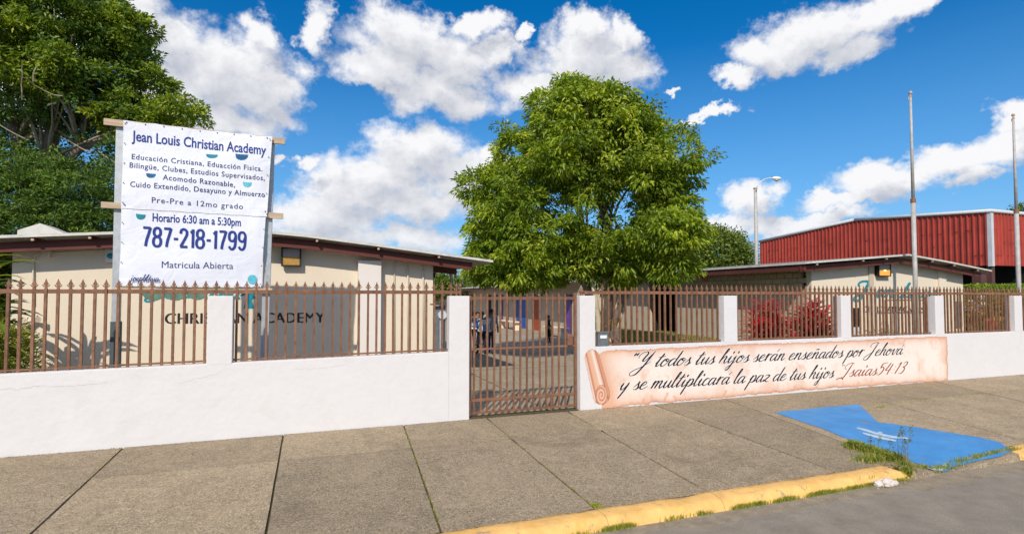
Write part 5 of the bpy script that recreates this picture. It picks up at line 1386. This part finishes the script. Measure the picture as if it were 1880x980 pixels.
# ---- hedge and planting on the right behind the fence
HT = 25.0
ph = atd(1830, 560, HT)
hd = thing('clipped_hedge', (ph.x, ph.y, .3), 'bright green clipped hedge in front of the dark open side of the red hall', 'hedge')
a = atd(1772, 524, HT); b = atd(2010, 524, HT+1)
def hedge(par, p, q, zlo, zhi, wd, n, m, L=.07):
    t = rng.random(n)[:, None]; C = np.array(p)*(1-t) + np.array(q)*t
    C = C + np.c_[np.zeros(n), rng.uniform(-wd, wd, n), np.zeros(n)]; C[:, 2] = rng.uniform(zlo, zhi, n) + .04*np.sin(C[:, 0]*9)
    top = rng.random(n) < .35; C[top, 2] = zhi + rng.normal(0, .035, top.sum()); ft = (~top) & (rng.random(n) < .6); C[ft, 1] = (np.array(p)*(1-t) + np.array(q)*t)[ft, 1] - wd + rng.normal(0, .03, ft.sum())
    V, F, T = leaves(C, unit(rng.normal(size=C.shape)+np.array([0, -.3, .6])), L, L*.5); return npmesh('foliage', V, F, m, par, tint=T)
hedge(hd, a, b, 2.45, a.z-.03, .35, 16000, M['hedge'], .11)
MB().box(a.x, b.x, a.y-.26, a.y+.5, .3, a.z-.12).build('stems', M['lawn'], hd)
pb = thing('flowering_border', (atd(1790, 600, 23).x, atd(1790, 600, 23).y, .3), 'mixed border with orange and white blooms below the hedge', 'plant')
C = []; 
for i in range(9000):
    u = random.uniform(1768, 1870); q = atd(u, random.uniform(543, 625), 23+random.uniform(-.6, .6)); C.append(tuple(q))
V, F, T = leaves(np.array(C), unit(rng.normal(size=(len(C), 3))+np.array([0, 0, .5])), .12, .05); npmesh('foliage', V, F, M['weed'], pb, tint=T)
def flowers(nm, n, u0, u1, v0, v1, m, t=22.2):
    C = np.array([tuple(atd(random.uniform(u0, u1), random.uniform(v0, v1), t)) for _ in range(n)]); C = np.repeat(C, 6, 0) + rng.normal(size=(n*6, 3))*.035
    V, F, T = leaves(C, unit(rng.normal(size=C.shape)+np.array([0, -.8, .2])), .09, .07); npmesh(nm, V, F, m, pb, tint=T)
flowers('orange_blooms', 26, 1772, 1806, 552, 580, M['yelleaf']); flowers('white_blooms', 24, 1772, 1806, 544, 575, M['label']); flowers('pale_blooms', 20, 1825, 1860, 545, 590, M['yelleaf'])
q = atd(1817, 600, 21.5)
tb = thing('litter_bin', (q.x, q.y, lawnz(q.x, q.y)), 'red plastic litter bin on the lawn in front of the dark brown column', 'bin')
zt = atd(1817, 588, 21.5).z
MB().lathe((q.x, q.y, lawnz(q.x, q.y)), [(.15, 0), (.19, zt-.85), (.20, zt-.84), (.20, zt-.80)], 14).build('body', M['bin'], tb, smooth=True)
MB().lathe((q.x, q.y, zt), [(.21, -.02), (.21, .02), (.12, .06), (.02, .07)], 14).build('lid', M['bin'], tb, smooth=True)

# ---- broad-leaved ornamental plants: each large leaf a curved blade
def blade(P0, d, L, w, curl, n=5):
    d = Vector(d).normalized(); s = d.cross(Vector((0, 0, 1))); s = s.normalized() if s.length > .01 else Vector((1, 0, 0))
    V = []; F = []; p = Vector(P0); dd = d.copy()
    for k in range(n+1):
        t = k/n; ww = w*(.25+1.6*t)*(1-t)**.7*1.15 if k < n else .001
        up = s.cross(dd)
        V += [tuple(p - s*ww/2 + up*ww*.18), tuple(p), tuple(p + s*ww/2 + up*ww*.18)]
        dd = (dd + Vector((0, 0, -curl/n))).normalized(); p = p + dd*L/n
    for k in range(n): F += [(3*k, 3*k+1, 3*k+4, 3*k+3), (3*k+1, 3*k+2, 3*k+5, 3*k+4)]
    return V, F
def leafy(th, stems, m, L, w, nl, rng_h, curl=1.2, name='leaf', upb=.5, single=40):
    Va = []; Fa = []; Ta = []; cnt = 0
    for (x, y, z0, z1) in stems:
        MB().tube([(x, y, z0), (x+random.uniform(-.03,.03), y, z1)], [.022, .014], 5).build('stem', M['barkd'], th)
        for i in range(nl):
            a = i*2.4 + random.uniform(-.3, .3); h = z1 - (i/nl)*rng_h*(z1-z0)
            d = (math.cos(a), math.sin(a), upb + .9*(1-i/nl)); LL = L*random.uniform(.7, 1.15)
            V, F = blade((x, y, h), d, LL, w*random.uniform(.8, 1.2), curl)
            t = [random.random()]*len(V)
            if cnt < single: npmesh(name, V, F, m, th, tint=t, smooth=True)
            else:
                o = len(Va); Va += V; Fa += [tuple(k+o for k in f) for f in F]; Ta += t
            cnt += 1
    if Va: o = npmesh('foliage', Va, Fa, m, th, tint=Ta, smooth=True); o['kind'] = 'stuff'
def ornamental(u, t, label, nst, wid, vtop, m='redleaf', L=.42, w=.085, nl=18, single=60, grp=None):
    c = atd(u, 600, t); zb = lawnz(c.x, c.y); zt = atd(u, vtop, t).z
    th = thing('cordyline', (c.x, c.y, zb), label, 'plant', grp); st = []
    for i in range(nst):
        a = random.uniform(-1, 1); x = c.x + _r.x*a*wid; y = c.y + _r.y*a*wid + random.uniform(-.2, .2)
        st.append((x, y, zb, zb + (zt-zb)*(1-.45*abs(a)**1.5)*random.uniform(.62, .86)))
    leafy(th, st, M[m], L, w, nl, .85, 1.1, single=single); return th
ornamental(1406, 14.2, 'crimson leaved cordyline clump behind the railing, nearer the gate', 16, .40, 530, L=.56, w=.13, nl=26, single=150)
ornamental(1492, 14.6, 'crimson leaved cordyline clump behind the railing against the cream wall corner', 16, .50, 533, L=.56, w=.13, nl=26, single=150)
th = ornamental(1408, 13.9, 'low yellow and green leaved plants at the foot of the crimson clump', 8, .55, 598, 'yelleaf', .26, .05, 12, 30)
ornamental(1528, 14.3, 'dark striped palm like plant beside the white pillar', 4, .10, 566, 'palm', .5, .05, 14, 30)
q = atd(1620, 600, 16.5)
bs = thing('bare_shrub', (q.x, q.y, .8), 'sparse bare shrub against the lettered cream wall', 'shrub')
for i in range(16):
    p = Vector((q.x+random.uniform(-.35,.35), q.y, .75)); P = [p]; dv = Vector((random.uniform(-.5,.5), random.uniform(-.2,.2), 1)).normalized()
    for k in range(5): dv = (dv+Vector((random.uniform(-.4,.4), random.uniform(-.3,.3), .1))).normalized(); P.append(P[-1]+dv*random.uniform(.14, .26))
    MB().tube(P, [.012,.011,.009,.007,.005,.003], 5).build('stem', M['barkd'], bs)
C = np.array([(q.x+random.gauss(0,.4), q.y+random.gauss(0,.2), random.uniform(.9, 1.5)) for _ in range(260)]); V, F, T = leaves(C, unit(rng.normal(size=C.shape)), .09, .035); npmesh('foliage', V, F, M['weed'], bs, tint=T)
# planter rock with flower by the trunk
q = atd(1131, 612, 16.8)
rk = thing('garden_rock', (q.x, q.y, lawnz(q.x, q.y)), 'rough grey rock beside the pale tree stems', 'rock')
def rock(par, c, sx, sy, sz, m, seed=0, name='rock'):
    bm = bmesh.new(); bmesh.ops.create_icosphere(bm, subdivisions=3, radius=1)
    for v in bm.verts:
        k = 1 + .35*mnoise.noise(v.co*1.5+Vector((seed, 0, 0))) + .15*mnoise.noise(v.co*4+Vector((seed, 3, 0)))
        v.co = Vector((v.co.x*sx, v.co.y*sy, v.co.z*sz))*k
    off = Vector(c) - (wloc(par) if par else Vector((0, 0, 0)))
    me = bpy.data.meshes.new(name)
    if par: bmesh.ops.translate(bm, verts=bm.verts, vec=off)
    bm.to_mesh(me); bm.free(); me.materials.append(m); o = bpy.data.objects.new(name, me); COL.objects.link(o)
    if par: o.parent = par
    else: o.location = c
    return o
rock(rk, (q.x, q.y, q.z-.05), .17, .15, .26, M['barkd'])
pf = thing('yellow_croton', (q.x+.05, q.y+.3, .8), 'small yellow and red leaved plant just above the garden rock', 'plant')
z = atd(1136, 592, 17).z
leafy(pf, [(q.x+.05+i*.12, q.y+.3, .8, z) for i in range(-1, 3)], M['yelleaf'], .2, .06, 9, .4, single=40)

# ---- grass on the lawn
def grass(name, pts, h, m, w=.008, lean=.5):
    P = np.array(pts); n = len(P); a = rng.uniform(0, 6.28, n); hh = h*rng.uniform(.4, 1.25, n)
    dx = np.cos(a); dy = np.sin(a); ln = hh*lean*rng.random(n)
    v0 = P + np.c_[-dy*w, dx*w, 0*a]; v1 = P + np.c_[dy*w, -dx*w, 0*a]
    v2 = P + np.c_[dx*ln*.4+dy*w*.6, dy*ln*.4-dx*w*.6, hh*.6]; v3 = P + np.c_[dx*ln*.4-dy*w*.6, dy*ln*.4+dx*w*.6, hh*.6]; v4 = P + np.c_[dx*ln, dy*ln, hh]
    V = np.stack([v0, v1, v2, v3, v4], 1).reshape(-1, 3); i = np.arange(n)*5
    F = np.concatenate([np.stack([i, i+1, i+2], 1), np.stack([i, i+2, i+3], 1), np.stack([i+3, i+2, i+4], 1)])
    return tag(npmesh(name, V, F, m, tint=np.repeat(rng.random(n), 5)), kind='stuff')
pts = []
while len(pts) < 26000:
    x = random.uniform(5, 24); y = random.uniform(9.8, 22)**1.0
    if lawnz(x, y) > .5 and mnoise.noise(Vector((x*.9, y*.9, 0))) > -.35: pts.append((x, y, lawnz(x, y)-.01))
grass('lawn_grass', pts, .07, M['grass'], .012)
# grass and weeds along the kerb foot, measured on the photograph
pts = []
def tuft(u, v, n, sx, sy, zoff=0):
    c = onZ(u, v, .05)
    for _ in range(n):
        x = c.x + random.gauss(0, sx); y = c.y + random.gauss(0, sy)
        z = S(x, y) if y > YK0 - .02 else .03
        pts.append((x, min(y, YK0-.135) if abs(y-YK0) < .22 and v > 860 else y, z-.005 if y > YK0 else .03))
for i in range(95):
    t = random.random(); u = 1345 + 250*t; v = 929 - 46*t
    tuft(u, v, int(30*max(0, .02+mnoise.noise(Vector((u*.035, 0, 0)))*1.6)), .04, .02)
for u, v, n, s in ((1352,927,200,.05),(1365,926,160,.05),(1388,921,160,.05),(1430,916,150,.08),(1490,903,260,.09),(1500,901,200,.06),(1520,899,120,.08),(1560,893,200,.10),(1582,889,120,.08),(1132,965,420,.07),(1118,968,200,.06),(1148,960,160,.05),(1240,949,60,.1),(1286,938,90,.06),(1060,978,90,.1)):
    tuft(u, v, n, s, .025)
for i in range(70):
    t = random.random(); u = 1690 + 190*t; v = 862 - 22*t; tuft(u, v, int(26*max(0, .08+mnoise.noise(Vector((u*.04, 0, 0)))*1.6)), .06, .03)
for u, v, n in ((1800,846,300),(1830,842,260),(1865,838,360),(1765,849,200),(1732,858,220),(1700,860,160),(1645,880,130)): tuft(u, v, n, .12, .04)
grass('kerb_grass', pts, .058, M['grass'], .0045)
# joint weeds on the sidewalk
pts = []
for (u0, v0, u1, v1, n, j) in ((740,779,806,960,260,.004),(892,768,1090,928,200,.006),(1090,925,1100,930,420,.03),(1590,745,1870,716,700,.015),(1612,748,1625,745,260,.03),(1610,775,1640,782,150,.03),(1540,812,1500,850,120,.05),(1046,758,1110,790,60,.006),(1560,716,1620,708,120,.015),(1440,722,1550,716,60,.012),(225,820,100,930,110,.004)):
    for _ in range(n):
        t = random.random(); x, y = G2(u0+(u1-u0)*t, v0+(v1-v0)*t); x += random.gauss(0, j); y += random.gauss(0, j)
        if mnoise.noise(Vector((x*3, y*3, 1))) > -.15 and y < 9.46: pts.append((x, y, S(x, y)-.012))
grass('joint_weeds', pts, .030, M['grass'], .004)
# the big weed clump in the ramp corner
wx_, wy_ = G2(1640, 838)
wc = thing('weed_clump', (wx_, wy_, S(wx_, wy_)), 'tall scruffy weeds growing between the yellow kerb end and the blue ramp', 'weeds')
pts = []
for (u, v, n, s) in ((1575,822,900,.07),(1595,826,800,.08),(1620,834,900,.09),(1645,842,1000,.08),(1660,852,700,.06),(1668,860,300,.05),(1600,845,300,.12),(1565,818,300,.06)):
    x0, y0 = G2(u, v)
    for _ in range(n): x = x0+random.gauss(0, s); y = y0+random.gauss(0, s*.6); pts.append((x, y, S(x, y)-.01 if y > YK1 else .06))
g = grass('weed_blades', pts, .11, M['grass'], .0055, .9); g.parent = wc; g.location = -wc.location
V = []; 
C = np.array([(p[0], p[1], p[2]+random.uniform(.0, .09)) for p in random.sample(pts, 1500)]); Vv, F, T = leaves(C, unit(rng.normal(size=C.shape)+np.array([0, 0, .7])), .055, .022); npmesh('leaves', Vv, F, M['weed'], wc, tint=T)
for (u, v, h) in ((1655,846,.36),(1648,843,.46),(1660,852,.52),(1640,838,.30),(1662,850,.40),(1610,826,.26),(1668,856,.58),(1595,824,.2),(1652,848,.55)):
    x, y = G2(u, v); p = Vector((x, y, S(x, y))); l = Vector((random.uniform(-.2, .2), random.uniform(-.1, .1), 1)).normalized(); P = [p+l*h*k/4+Vector((.03*math.sin(k+u), 0, -.01*k*k*h)) for k in range(5)]
    MB().tube(P, [.005, .004, .0035, .003, .002], 4).build('stalk', M['barkd'], wc)
    C = np.array([tuple(P[-1]+Vector((random.gauss(0,.012), random.gauss(0,.012), random.gauss(0,.03)))) for _ in range(26)] + [tuple(P[2]+Vector((random.gauss(0,.03), random.gauss(0,.02), random.gauss(0,.06)))) for _ in range(10)])
    Vv, F, T = leaves(C, unit(rng.normal(size=C.shape)+np.array([0, 0, .7])), .03, .012); npmesh('seed_head', Vv, F, M['weed'], wc, tint=T)
# rubble and pebbles
q = onZ(1606, 880, .06); q.y = 5.05
rk = thing('rubble_lump', (q.x, q.y, .03), 'broken lump of pale concrete lying in the gutter against the yellow kerb', 'rubble')
for i, (dx, dy, s) in enumerate(((0,0,.085),(-.11,.03,.06),(.10,-.02,.055),(-.05,-.04,.04),(.14,.02,.035),(.05,.05,.05))):
    rock(rk, (q.x+dx, q.y+dy, .055+.2*s), s*1.2, s*.8, s*.7, M['stone'], i, 'fragment')
bmv = []
V = []; F = []
def pebble(x, y, z, s):
    o = len(V); a = random.uniform(0, 3)
    for k in range(5): t = a+k*1.257; V.append((x+s*math.cos(t)*random.uniform(.7,1.1), y+s*math.sin(t)*random.uniform(.7,1.1), z))
    V.append((x, y, z+s*.7)); [F.append((o+k, o+(k+1) % 5, o+5)) for k in range(5)]
for i in range(900):
    x = random.uniform(1, 16); y = 5.08 - abs(random.gauss(0, .16)); pebble(x, y, .036, random.choice((.003, .004, .006, .009)) * random.uniform(.6, 1.2))
for i in range(700):
    x = random.uniform(-3, 22); y = random.uniform(5.5, 9.4); pebble(x, y, S(x, y)-.001, random.uniform(.002, .005))
for u, v, s in ((1535,899,.028),(1454,914,.02),(1404,933,.012),(1612,896,.02),(1750,862,.02)): q = onZ(u, v, .04); pebble(q.x, q.y, .036, s)
tag(npmesh('pebbles', V, F, mat('tan_grit', (.42, .35, .27), .95, .5, 60)), kind='stuff')
# fallen debris along the wall foot: soil crumbs
V = []; F = []
for i in range(1500):
    x = random.uniform(-6, 22); pebble(x, YW-.006-abs(random.gauss(0, .018)), S(x, YW)-.003, random.uniform(.003, .010))
tag(npmesh('soil_crumbs', V, F, mat('red_brown_crumbs', (.14, .08, .05), .95, .4, 30)), kind='stuff')

# ---- tropical plants at the left edge between railing and building
def palmy(x, y, z, label, n, L, m='palm', name='tropical_plant', w=.13, h=.9):
    th = thing(name, (x, y, .3), label, 'plant')
    leafy(th, [(x+random.uniform(-.15,.15), y+random.uniform(-.1,.1), .3, z+random.uniform(-.1, .1)) for _ in range(4)], M[m], L, w, n, .5, 1.3, single=60)
    return th
q = onY(8, 560, 12.2); palmy(q.x-.1, 12.2, 2.2, 'broad yellow green leaved plant at the left edge behind the railing', 15, .62)
q = onY(-30, 560, 11.6); palmy(q.x, 11.6, 2.9, 'tall tropical plant partly cut by the left edge of the picture', 14, .75)
q = onY(15, 640, 11.8)
sh = thing('low_shrub', (q.x, 11.8, .3), 'feathery green shrub low behind the railing at the left edge', 'shrub')
crown('foliage', [[q.x-.3, 11.9, 1.1, .62, .5, .75], [q.x-.2, 11.8, 1.6, .4, .4, .4]], 230, 60, .09, .022, M['grass'], sh, tw=.2, droop=-.3)
q = onY(5, 480, 13.9)
s2 = thing('corner_tree', (q.x-.6, 14.2, .3), 'dark leafy growth beside the left corner of the cream building', 'tree')
crown('crown', [[q.x-.9, 14.4, 2.0, .8, .8, 1.6], [q.x-.5, 14.0, 3.0, .5, .5, .5]], 260, 60, .13, .05, M['leafB'], s2, tw=.3)
MB().tube([(q.x-.9, 14.4, .3), (q.x-.9, 14.4, 2.2)], [.08, .04], 8).build('trunk', M['barkd'], s2)
# palm outside the frame whose fronds throw the shadows on the cream wall (left of picture)
q = Vector((-9.3, 9.95, .3))
pm = thing('palm', q, 'slim palm left of the picture edge behind the railing', 'palm')
MB().tube([q, q+Vector((.1, 0, 2.6)), q+Vector((.15, .1, 3.9))], [.09, .07, .05], 10).build('trunk', M['bark'], pm, smooth=True)
tp = q+Vector((.15, .1, 3.9))
for i in range(11):
    a = i*.571+.2; d = Vector((math.cos(a), math.sin(a), .5)); V = []; F = []; p = tp.copy(); dd = d.normalized()
    for k in range(16):
        dd = (dd+Vector((0, 0, -.085))).normalized(); p = p+dd*.10; s = dd.cross(Vector((0, 0, 1))).normalized()
        for sg in (-1, 1):
            o = len(V); l = .34*math.sin(math.pi*(k+1)/17.5)+.06; e = p + s*sg*l + dd*l*.6 + Vector((0, 0, -l*.35)); V += [tuple(p-dd*.014), tuple(p+dd*.014), tuple(e)]; F.append((o, o+1, o+2))
    npmesh('frond', V, F, M['palm'], pm, tint=[random.random()*.6]*len(V))

# ---- benches and people in the yard
def bench(u, v, t, wd, label):
    p = onZ(u, v, .3)
    th = thing('table_bench', (p.x, p.y, .3), label, 'bench')
    MB().box(p.x-.2, p.x+.25, p.y-wd/2, p.y+wd/2, .80, .86).build('top', M['wains'], th)
    for s in (-1, 1): MB().box(p.x-.16, p.x+.2, p.y+s*wd*.42-.06, p.y+s*wd*.42+.06, .3, .80).build('leg', M['wains'], th)
bench(934, 604, 0, 3.2, 'cream table bench along the far wall, left of the blue door')
bench(1020, 619, 0, 2.4, 'cream table bench along the far wall behind the person in black')

def person(px, feet, H, face, label, shirt, trousers, shoe='c_black', skin='skin', arm=(0, 0), stride=.12, slim=1.0, hairlen=0):
    base = onZ(px, feet, .3); s = H
    th = thing('person', (base.x, base.y, .3), label, 'person')
    f = Vector((math.cos(face), math.sin(face), 0)); r = Vector((f.y, -f.x, 0)); U = Vector((0, 0, 1))
    J = {}; E = []; RD = {}
    def j(n, fw, sd, up, rad, par=None):
        J[n] = (f*fw + r*sd + U*up)*s; RD[n] = rad*s*slim; 
        if par: E.append((par, n))
    j('pel', 0, 0, .52, .085); j('wst', 0, 0, .60, .078, 'pel'); j('chs', .01, 0, .72, .090, 'wst'); j('nek', 0, 0, .825, .040, 'chs'); j('jaw', .012, 0, .875, .052, 'nek'); j('hd', .004, 0, .93, .062, 'jaw'); j('top', 0, 0, .975, .040, 'hd')
    for sg, st in ((-1, stride), (1, -stride)):
        a = 'l' if sg < 0 else 'r'
        j(a+'hip', 0, sg*.055, .50, .066, 'pel'); j(a+'kn', .03+st*.5, sg*.06, .28, .044, a+'hip'); j(a+'an', st*.9-.01, sg*.06, .045, .028, a+'kn'); j(a+'to', st*.9+.085, sg*.07, .022, .024, a+'an')
        j(a+'sh', 0, sg*.105, .79, .046, 'chs'); bend = arm[0 if sg < 0 else 1]
        j(a+'el', .02-bend*.03, sg*.14, .64, .034, a+'sh'); j(a+'wr', .05+bend*.16, sg*.14, .50+bend*.09, .024, a+'el'); j(a+'ha', .06+bend*.20, sg*.138, .465+bend*.10, .022, a+'wr')
        for q, (o, l) in enumerate(((-.018, .034), (-.006, .042), (.006, .040), (.017, .032))): j(a+'f%d' % q, .068+bend*.22+o*.6, sg*.138+o*.7, .462-l+bend*.11, .0065, a+'ha')
        j(a+'th', .088+bend*.2, sg*.120, .450+bend*.1, .0075, a+'ha')
    names = list(J); me = bpy.data.meshes.new('body'); me.from_pydata([tuple(J[n]) for n in names], [(names.index(a), names.index(b)) for a, b in E], [])
    o = bpy.data.objects.new('body', me); COL.objects.link(o)
    sk = o.modifiers.new('s', 'SKIN'); sb = o.modifiers.new('u', 'SUBSURF'); sb.levels = 1
    if not me.skin_vertices:
        bm = bmesh.new(); bm.from_mesh(me); bm.verts.layers.skin.verify(); bm.to_mesh(me); bm.free()
    for i, n in enumerate(names): me.skin_vertices[0].data[i].radius = (RD[n], RD[n]*(1 if n not in ('pel', 'wst', 'chs') else 1)); me.skin_vertices[0].data[i].use_root = (n == 'pel')
    ev = o.evaluated_get(bpy.context.evaluated_depsgraph_get()); m2 = bpy.data.meshes.new_from_object(ev)
    bpy.data.objects.remove(o); 
    for v in m2.vertices:      # widen the trunk sideways, shape the nose
        h = v.co.z/s; sd = v.co.dot(r); fw = v.co.dot(f)
        if .5 < h < .82 and abs(sd) < .12*s: v.co = v.co + r*sd*.22 - f*fw*.15
        if .90 < h < .93 and fw > .045*s and abs(sd) < .02*s: v.co += f*.012*s
    for m in (shirt, trousers, shoe, skin): m2.materials.append(M[m])
    for p in m2.polygons:
        h = p.center.z/s; sd = abs(p.center.dot(r))/s
        p.material_index = 3 if (h > .835 or (sd > .115 and h < .62)) else 2 if h < .05 else 1 if h < .53 else 0
        p.use_smooth = True
    b = bpy.data.objects.new('body', m2); COL.objects.link(b); b.parent = th
    bm = bmesh.new(); bmesh.ops.create_uvsphere(bm, u_segments=12, v_segments=8, radius=1)
    for v in bm.verts: 
        c = v.co.copy(); v.co = (f*(c.x*.066-.012) + r*c.y*.062 + U*(.945 + c.z*(.060 if c.z > 0 else .045+hairlen)))*s + (f*-.02*s if c.z < 0 else Vector())
    hm = bpy.data.meshes.new('hair'); bm.to_mesh(hm); bm.free(); hm.materials.append(M['hair']); h = bpy.data.objects.new('hair', hm); COL.objects.link(h); h.parent = th
    for sg in (-1, 1):
        c = wloc(th) + (f*.056 + r*sg*.02 + U*.925)*s; MB().lathe((c.x, c.y, c.z-.006), [(.002, 0), (.008, .006), (.002, .012)], 6).build('eye', M['black'], th)
    return th, base, f, r
def backpack(par_b, f, r, H, m, m2, label):
    b, = (par_b,); th = thing('backpack', (b.x-f.x*.13*H, b.y-f.y*.13*H, .3+.60*H), label, 'backpack')
    mb = MB(); c = Vector((b.x, b.y, .3)) - f*.155*H
    bm = bmesh.new(); bmesh.ops.create_cube(bm, size=1)
    for v in bm.verts: v.co = c - th.location + f*v.co.x*.12*H + r*v.co.y*.20*H + Vector((0, 0, (.685+v.co.z*.24)*H))
    bmesh.ops.bevel(bm, geom=bm.edges[:], offset=.035*H, segments=3, affect='EDGES'); me = bpy.data.meshes.new('bag'); bm.to_mesh(me); bm.free(); me.materials.append(M[m]); o = bpy.data.objects.new('bag', me); COL.objects.link(o); o.parent = th
    bm = bmesh.new(); bmesh.ops.create_cube(bm, size=1)
    for v in bm.verts: v.co = c - f*.07*H - th.location + f*v.co.x*.05*H + r*v.co.y*.15*H + Vector((0, 0, (.635+v.co.z*.11)*H))
    bmesh.ops.bevel(bm, geom=bm.edges[:], offset=.018*H, segments=2, affect='EDGES'); me = bpy.data.meshes.new('pocket'); bm.to_mesh(me); bm.free(); me.materials.append(M[m2]); o = bpy.data.objects.new('pocket', me); COL.objects.link(o); o.parent = th
    for sg in (-1, 1):
        P = [Vector((b.x, b.y, .3)) + (-f*.10 + r*sg*.07)*H + Vector((0,0,.79*H)), Vector((b.x, b.y, .3)) + (f*.02 + r*sg*.08)*H + Vector((0,0,.845*H)), Vector((b.x, b.y, .3)) + (f*.11 + r*sg*.075)*H + Vector((0,0,.76*H)), Vector((b.x, b.y, .3)) + (f*.10 + r*sg*.07)*H + Vector((0,0,.64*H))]
        MB().tube(P, .014*H, 6).build('strap', M[m2], th)
A_ = math.radians(200)
t1, b1, f1, r1 = person(884, 650, 1.62, R(95), 'person in a light blue top and dark trousers walking with a white backpack', 'c_blue', 'c_dark', arm=(1.6, .4), stride=.10)
backpack(b1, f1, r1, 1.62, 'c_white', 'c_blue', 'white and blue backpack worn by the person in light blue')
t2, b2, f2, r2 = person(901, 649, 1.72, R(60), 'tall person in a grey blue hooded top and navy trousers, rightmost of the group', 'c_grey', 'c_navy', arm=(.3, .3), stride=.14)
t3, b3, f3, r3 = person(866, 643, 1.58, R(80), 'person in navy top and red trousers beside the white pillar', 'c_navy', 'c_red', arm=(.3, .2), stride=.08)
backpack(b3, f3, r3, 1.58, 'c_navy', 'c_white', 'dark blue backpack worn by the person beside the pillar')
t5, b5, f5, r5 = person(877, 634, 1.5, R(-60), 'person in a tan top behind the one in light blue', 'c_tan', 'c_grey', arm=(1.0, .2), stride=.06)
t4, b4, f4, r4 = person(1007, 629, 1.30, R(-40), 'child dressed all in black standing alone in the yard', 'c_black', 'c_black', arm=(.2, .2), stride=.03, slim=.95)
bpy.context.view_layer.update()
